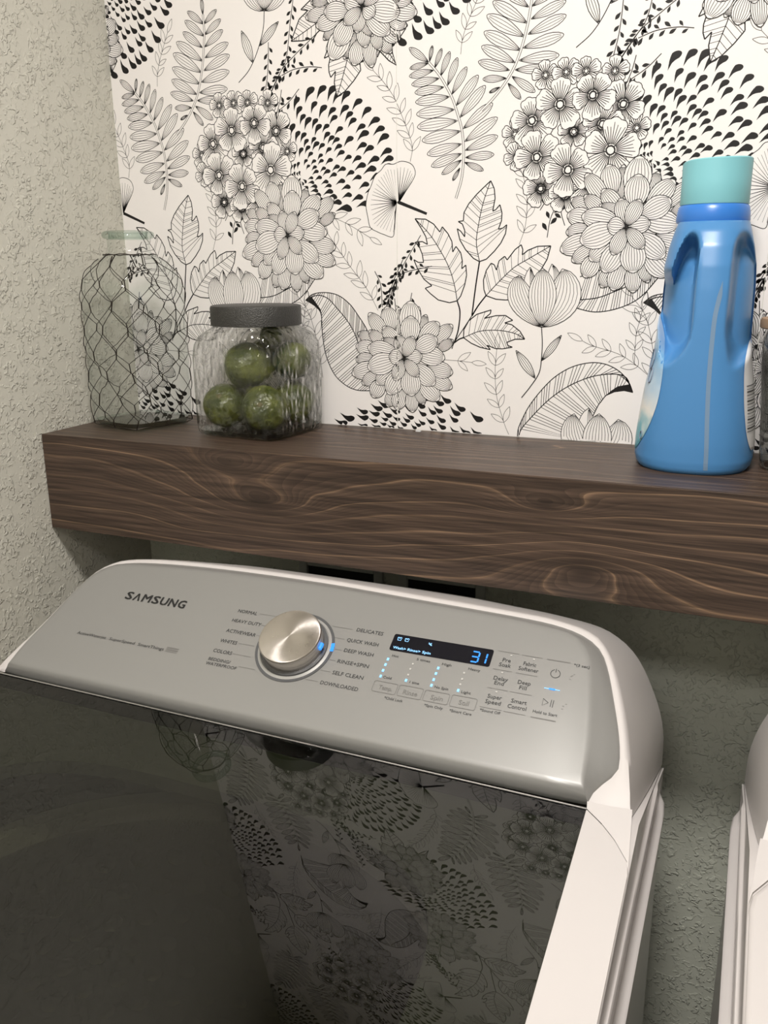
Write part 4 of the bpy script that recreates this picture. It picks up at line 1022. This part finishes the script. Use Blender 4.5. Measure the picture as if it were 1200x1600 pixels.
# display
D = [(DISPLAY[i]*1e-4, DISPLAY[i+1]*1e-4) for i in range(0, 8, 2)]
dq = MB(); P = rrect([(.5705,.1365),(.6787,.1365),(.6787,.1158),(.5705,.1158)], .0026)
dq.loft([[face(x, v, .0002) for x, v in P], [face(x, v, .0010) for x, v in P]], True, False, True); disp = WB(dq, 'display_window', M_DISP)
def seg7(Q, x, v, w, h, segs, t=.0016, sl=.0):
    X = lambda a, b: (x+a*w+b*h*sl, v+b*h)
    sd = {'a': [(0,1),(1,1)], 'b': [(1,1),(1,.5)], 'c': [(1,.5),(1,0)], 'd': [(0,0),(1,0)], 'e': [(0,0),(0,.5)], 'f': [(0,.5),(0,1)], 'g': [(0,.5),(1,.5)]}
    for s in segs:
        a, b = [X(*p) for p in sd[s]]; d = Vector(b)-Vector(a); a = Vector(a)+d*.08; b = Vector(b)-d*.08; rib(Q, [tuple(a), tuple(b)], t, .0012)
dg = MB(); seg7(dg, .6580,.1185,.0075,.0122,'abcdg'); seg7(dg, .6635,.1185,.0100,.0122,'bc'); WB(dg, 'display_digits', M_LEDB, None, None, False)
di = MB()
for s, x, v, w in (('Wash>',.5740,.1180,.0142),('Rinse>',.5903,.1180,.0140),('Spin',.6065,.1180,.0090)): put_text(di, s, x, v, w, .0030, .0012, 0, .0002)
for x in (.5776,.5858):      # little shirt-in-tub and lock symbols
    rib(di, [(x-.0022,.1325),(x-.0016,.1290),(x+.0016,.1290),(x+.0022,.1325),(x-.0022,.1325)], .0007, .0012); rib(di, [(x-.001,.1325),(x,.1310),(x+.0012,.1332)], .0006, .0012)
rib(di, [(.6100,.1306),(.6112,.1306),(.6128,.1322),(.6128,.1288),(.6112,.1304)], .0008, .0012); rib(di, [(.6098,.1322),(.6140,.1288)], .0006, .0012)
WB(di, 'display_icons', M_LEDW, None, None, False)
def led(x, v, w, h, m, lab=None):
    Q = MB(); P = [(x-w,v-h),(x+w,v-h),(x+w,v+h),(x-w,v+h)]
    Q.loft([[face(a, b, .0004) for a, b in P], [face(a, b, .0010) for a, b in P]], True, False, True); o = WB(Q, 'indicator_led', m)
    if lab: o['label'] = lab
for i in range(0, len(LED_LIT), 2): led(LED_LIT[i]*1e-4, LED_LIT[i+1]*1e-4, .0011, .0015, M_LEDW, 'lit pale blue indicator')
for i in range(0, len(LED_OFF), 2): led(LED_OFF[i]*1e-4, LED_OFF[i+1]*1e-4, .0009, .0010, M_LEDO, 'unlit indicator dot')
for x, v in ((.6970,.1335),(.7200,.1335),(.6930,.1120),(.6930,.0895)): led(x, v, .0009, .0007, M_LEDO, 'unlit indicator dot')
led(.7443,.1034,.0030,.0008, M_LEDB, 'blue lit bar above the play symbol')
led(.7443,.1034,.0075,.0003, M_LEDW, 'thin pale light line across the blue bar')
# ---- dial
DX, DV = .4665, .0990
def dring(r, h, n=72): return [face(DX+math.cos(2*PI*k/n)*r, DV+math.sin(2*PI*k/n)*r, h) for k in range(n)]
M_RING = mat('dial_ring_grey', (.085,.087,.09), .4)
M_SILV = mat('dial_seat_silver', (.42,.415,.40), .3, .4)
q = MB(); q.loft([dring(.0445,.0006), dring(.0445,.0012), dring(.0415,.0012), dring(.0415,.0006)], True); WB(q, 'dial_outer_ring', M_RING, 30)
q = MB(); q.loft([dring(.0415,.0009), dring(.0385,.0016), dring(.0380,.0010), dring(.034,.0008)], True, False, True); WB(q, 'dial_seat', M_SILV, 30)
q = MB(); q.loft([dring(.0375,.0010), dring(.0375,.0030), dring(.0350,.0034)], True, False, True); WB(q, 'dial_collar', M_RING, 30)
def brushed():
    m, nt, b = newmat('spun_steel'); L = nt.links.new
    tc = nd(nt, 'ShaderNodeTexCoord'); mp = nd(nt, 'ShaderNodeMapping'); L(tc.outputs['Object'], mp.inputs[0])
    b.inputs['Base Color'].default_value = (.70,.655,.61,1); b.inputs['Metallic'].default_value = 1; b.inputs['Roughness'].default_value = .30
    b.inputs['Anisotropic'].default_value = .85
    tg = nd(nt, 'ShaderNodeTangent'); tg.direction_type = 'RADIAL'; tg.axis = 'Z'; L(tg.outputs[0], b.inputs['Tangent'])
    n = nd(nt, 'ShaderNodeTexNoise'); n.inputs['Scale'].default_value = 300; L(tc.outputs['Object'], n.inputs['Vector'])
    r = nd(nt, 'ShaderNodeMapRange'); r.inputs['To Min'].default_value = .24; r.inputs['To Max'].default_value = .36; L(n.outputs[0], r.inputs[0]); L(r.outputs[0], b.inputs['Roughness'])
    return m
M_SPUN = brushed()
# the knob's own axes: local z is the dial axis so the spun finish runs round it
kn = MB(); kr = lambda r, z, n=72: [(math.cos(2*PI*k/n)*r, math.sin(2*PI*k/n)*r, z) for k in range(n)]
kn.loft([kr(.0340,0), kr(.0335,.004), kr(.0335,.0110), kr(.0330,.0125), kr(.0345,.0135), kr(.0347,.0162), kr(.0338,.0176), kr(.0322,.0180), kr(.016,.0182), kr(.0004,.0183)], True, True, True)
ko = kn.build('dial_knob', M_SPUN, washer, 30)
c0 = face(DX, DV, .0030); ko.location = c0-washer.location; ko.rotation_euler = (A31, 0, 0)
Q = MB(); Q.tube([( .0342*math.cos(a), .0342*math.sin(a), .0075) for a in (-.10,-.03,.04,.11)], .0024, 6)
pt_ = Q.build('knob_pointer', M_LEDB, ko, 40)
Q = MB(); Q.loft([[face(DX+math.cos(a)*r, DV+math.sin(a)*r, .0014) for a in [.05+.24*k/6 for k in range(7)]] for r in (.0412,.0450)], False); lo_ = WB(Q, 'position_light', M_LEDB, None, None, False)
lo_['label'] = 'blue lit segment of the ring round the dial'

# ================================================================ CEILING LIGHT AND ADDED FILL LIGHT
M_DIFF = mat('lit_diffuser', (.9,.88,.84), .5, emit=(1, .955, .90), estr=6)
M_NICK = mat('brushed_nickel', (.5,.49,.47), .35, .9)
cl = empty('ceiling_or_fill_light', (*LIGHT_XY, CH)); tag(cl, 'round flush ceiling light above the washer and dryer', 'light')
q = MB(); q.loft([kr(.16,0,48), kr(.16,-.02,48), kr(.15,-.022,48)], True, False, False); q.build('rim', M_NICK, cl, 40)
q = MB(); q.loft([kr(.15,-.020,48), kr(.142,-.032,48), kr(.10,-.042,48), kr(.04,-.046,48)], True, False, True); q.build('diffuser', M_DIFF, cl, 60)
ld = bpy.data.lights.new('ceiling_or_fill_lamp', 'AREA'); ld.shape = 'DISK'; ld.size = .26; ld.energy = LIGHT_POWER; ld.color = (1, .955, .915)
lo = link(bpy.data.objects.new('ceiling_or_fill_lamp', ld)); lo.parent = cl; lo.location = (0, 0, -.055)
# added fill fixture, unseen behind the camera, brightening the wallpapered wall
c2 = empty('ceiling_or_fill_light', (.75, -1.95, CH)); tag(c2, 'added square fill light on the ceiling behind the camera', 'light')
q = MB(); q.box(-.30,-.18,-.03,.30,.18,0); q.build('housing', M_NICK, c2)
q = MB(); q.box(-.285,-.165,-.040,.285,.165,-.0302); q.build('diffuser', M_DIFF, c2)
l2 = bpy.data.lights.new('ceiling_or_fill_lamp', 'AREA'); l2.shape = 'RECTANGLE'; l2.size = .56; l2.size_y = .32; l2.energy = FILL_POWER; l2.color = (1, .955, .915)
lo2 = link(bpy.data.objects.new('ceiling_or_fill_lamp', l2)); lo2.parent = c2; lo2.location = (0, 0, -.045)
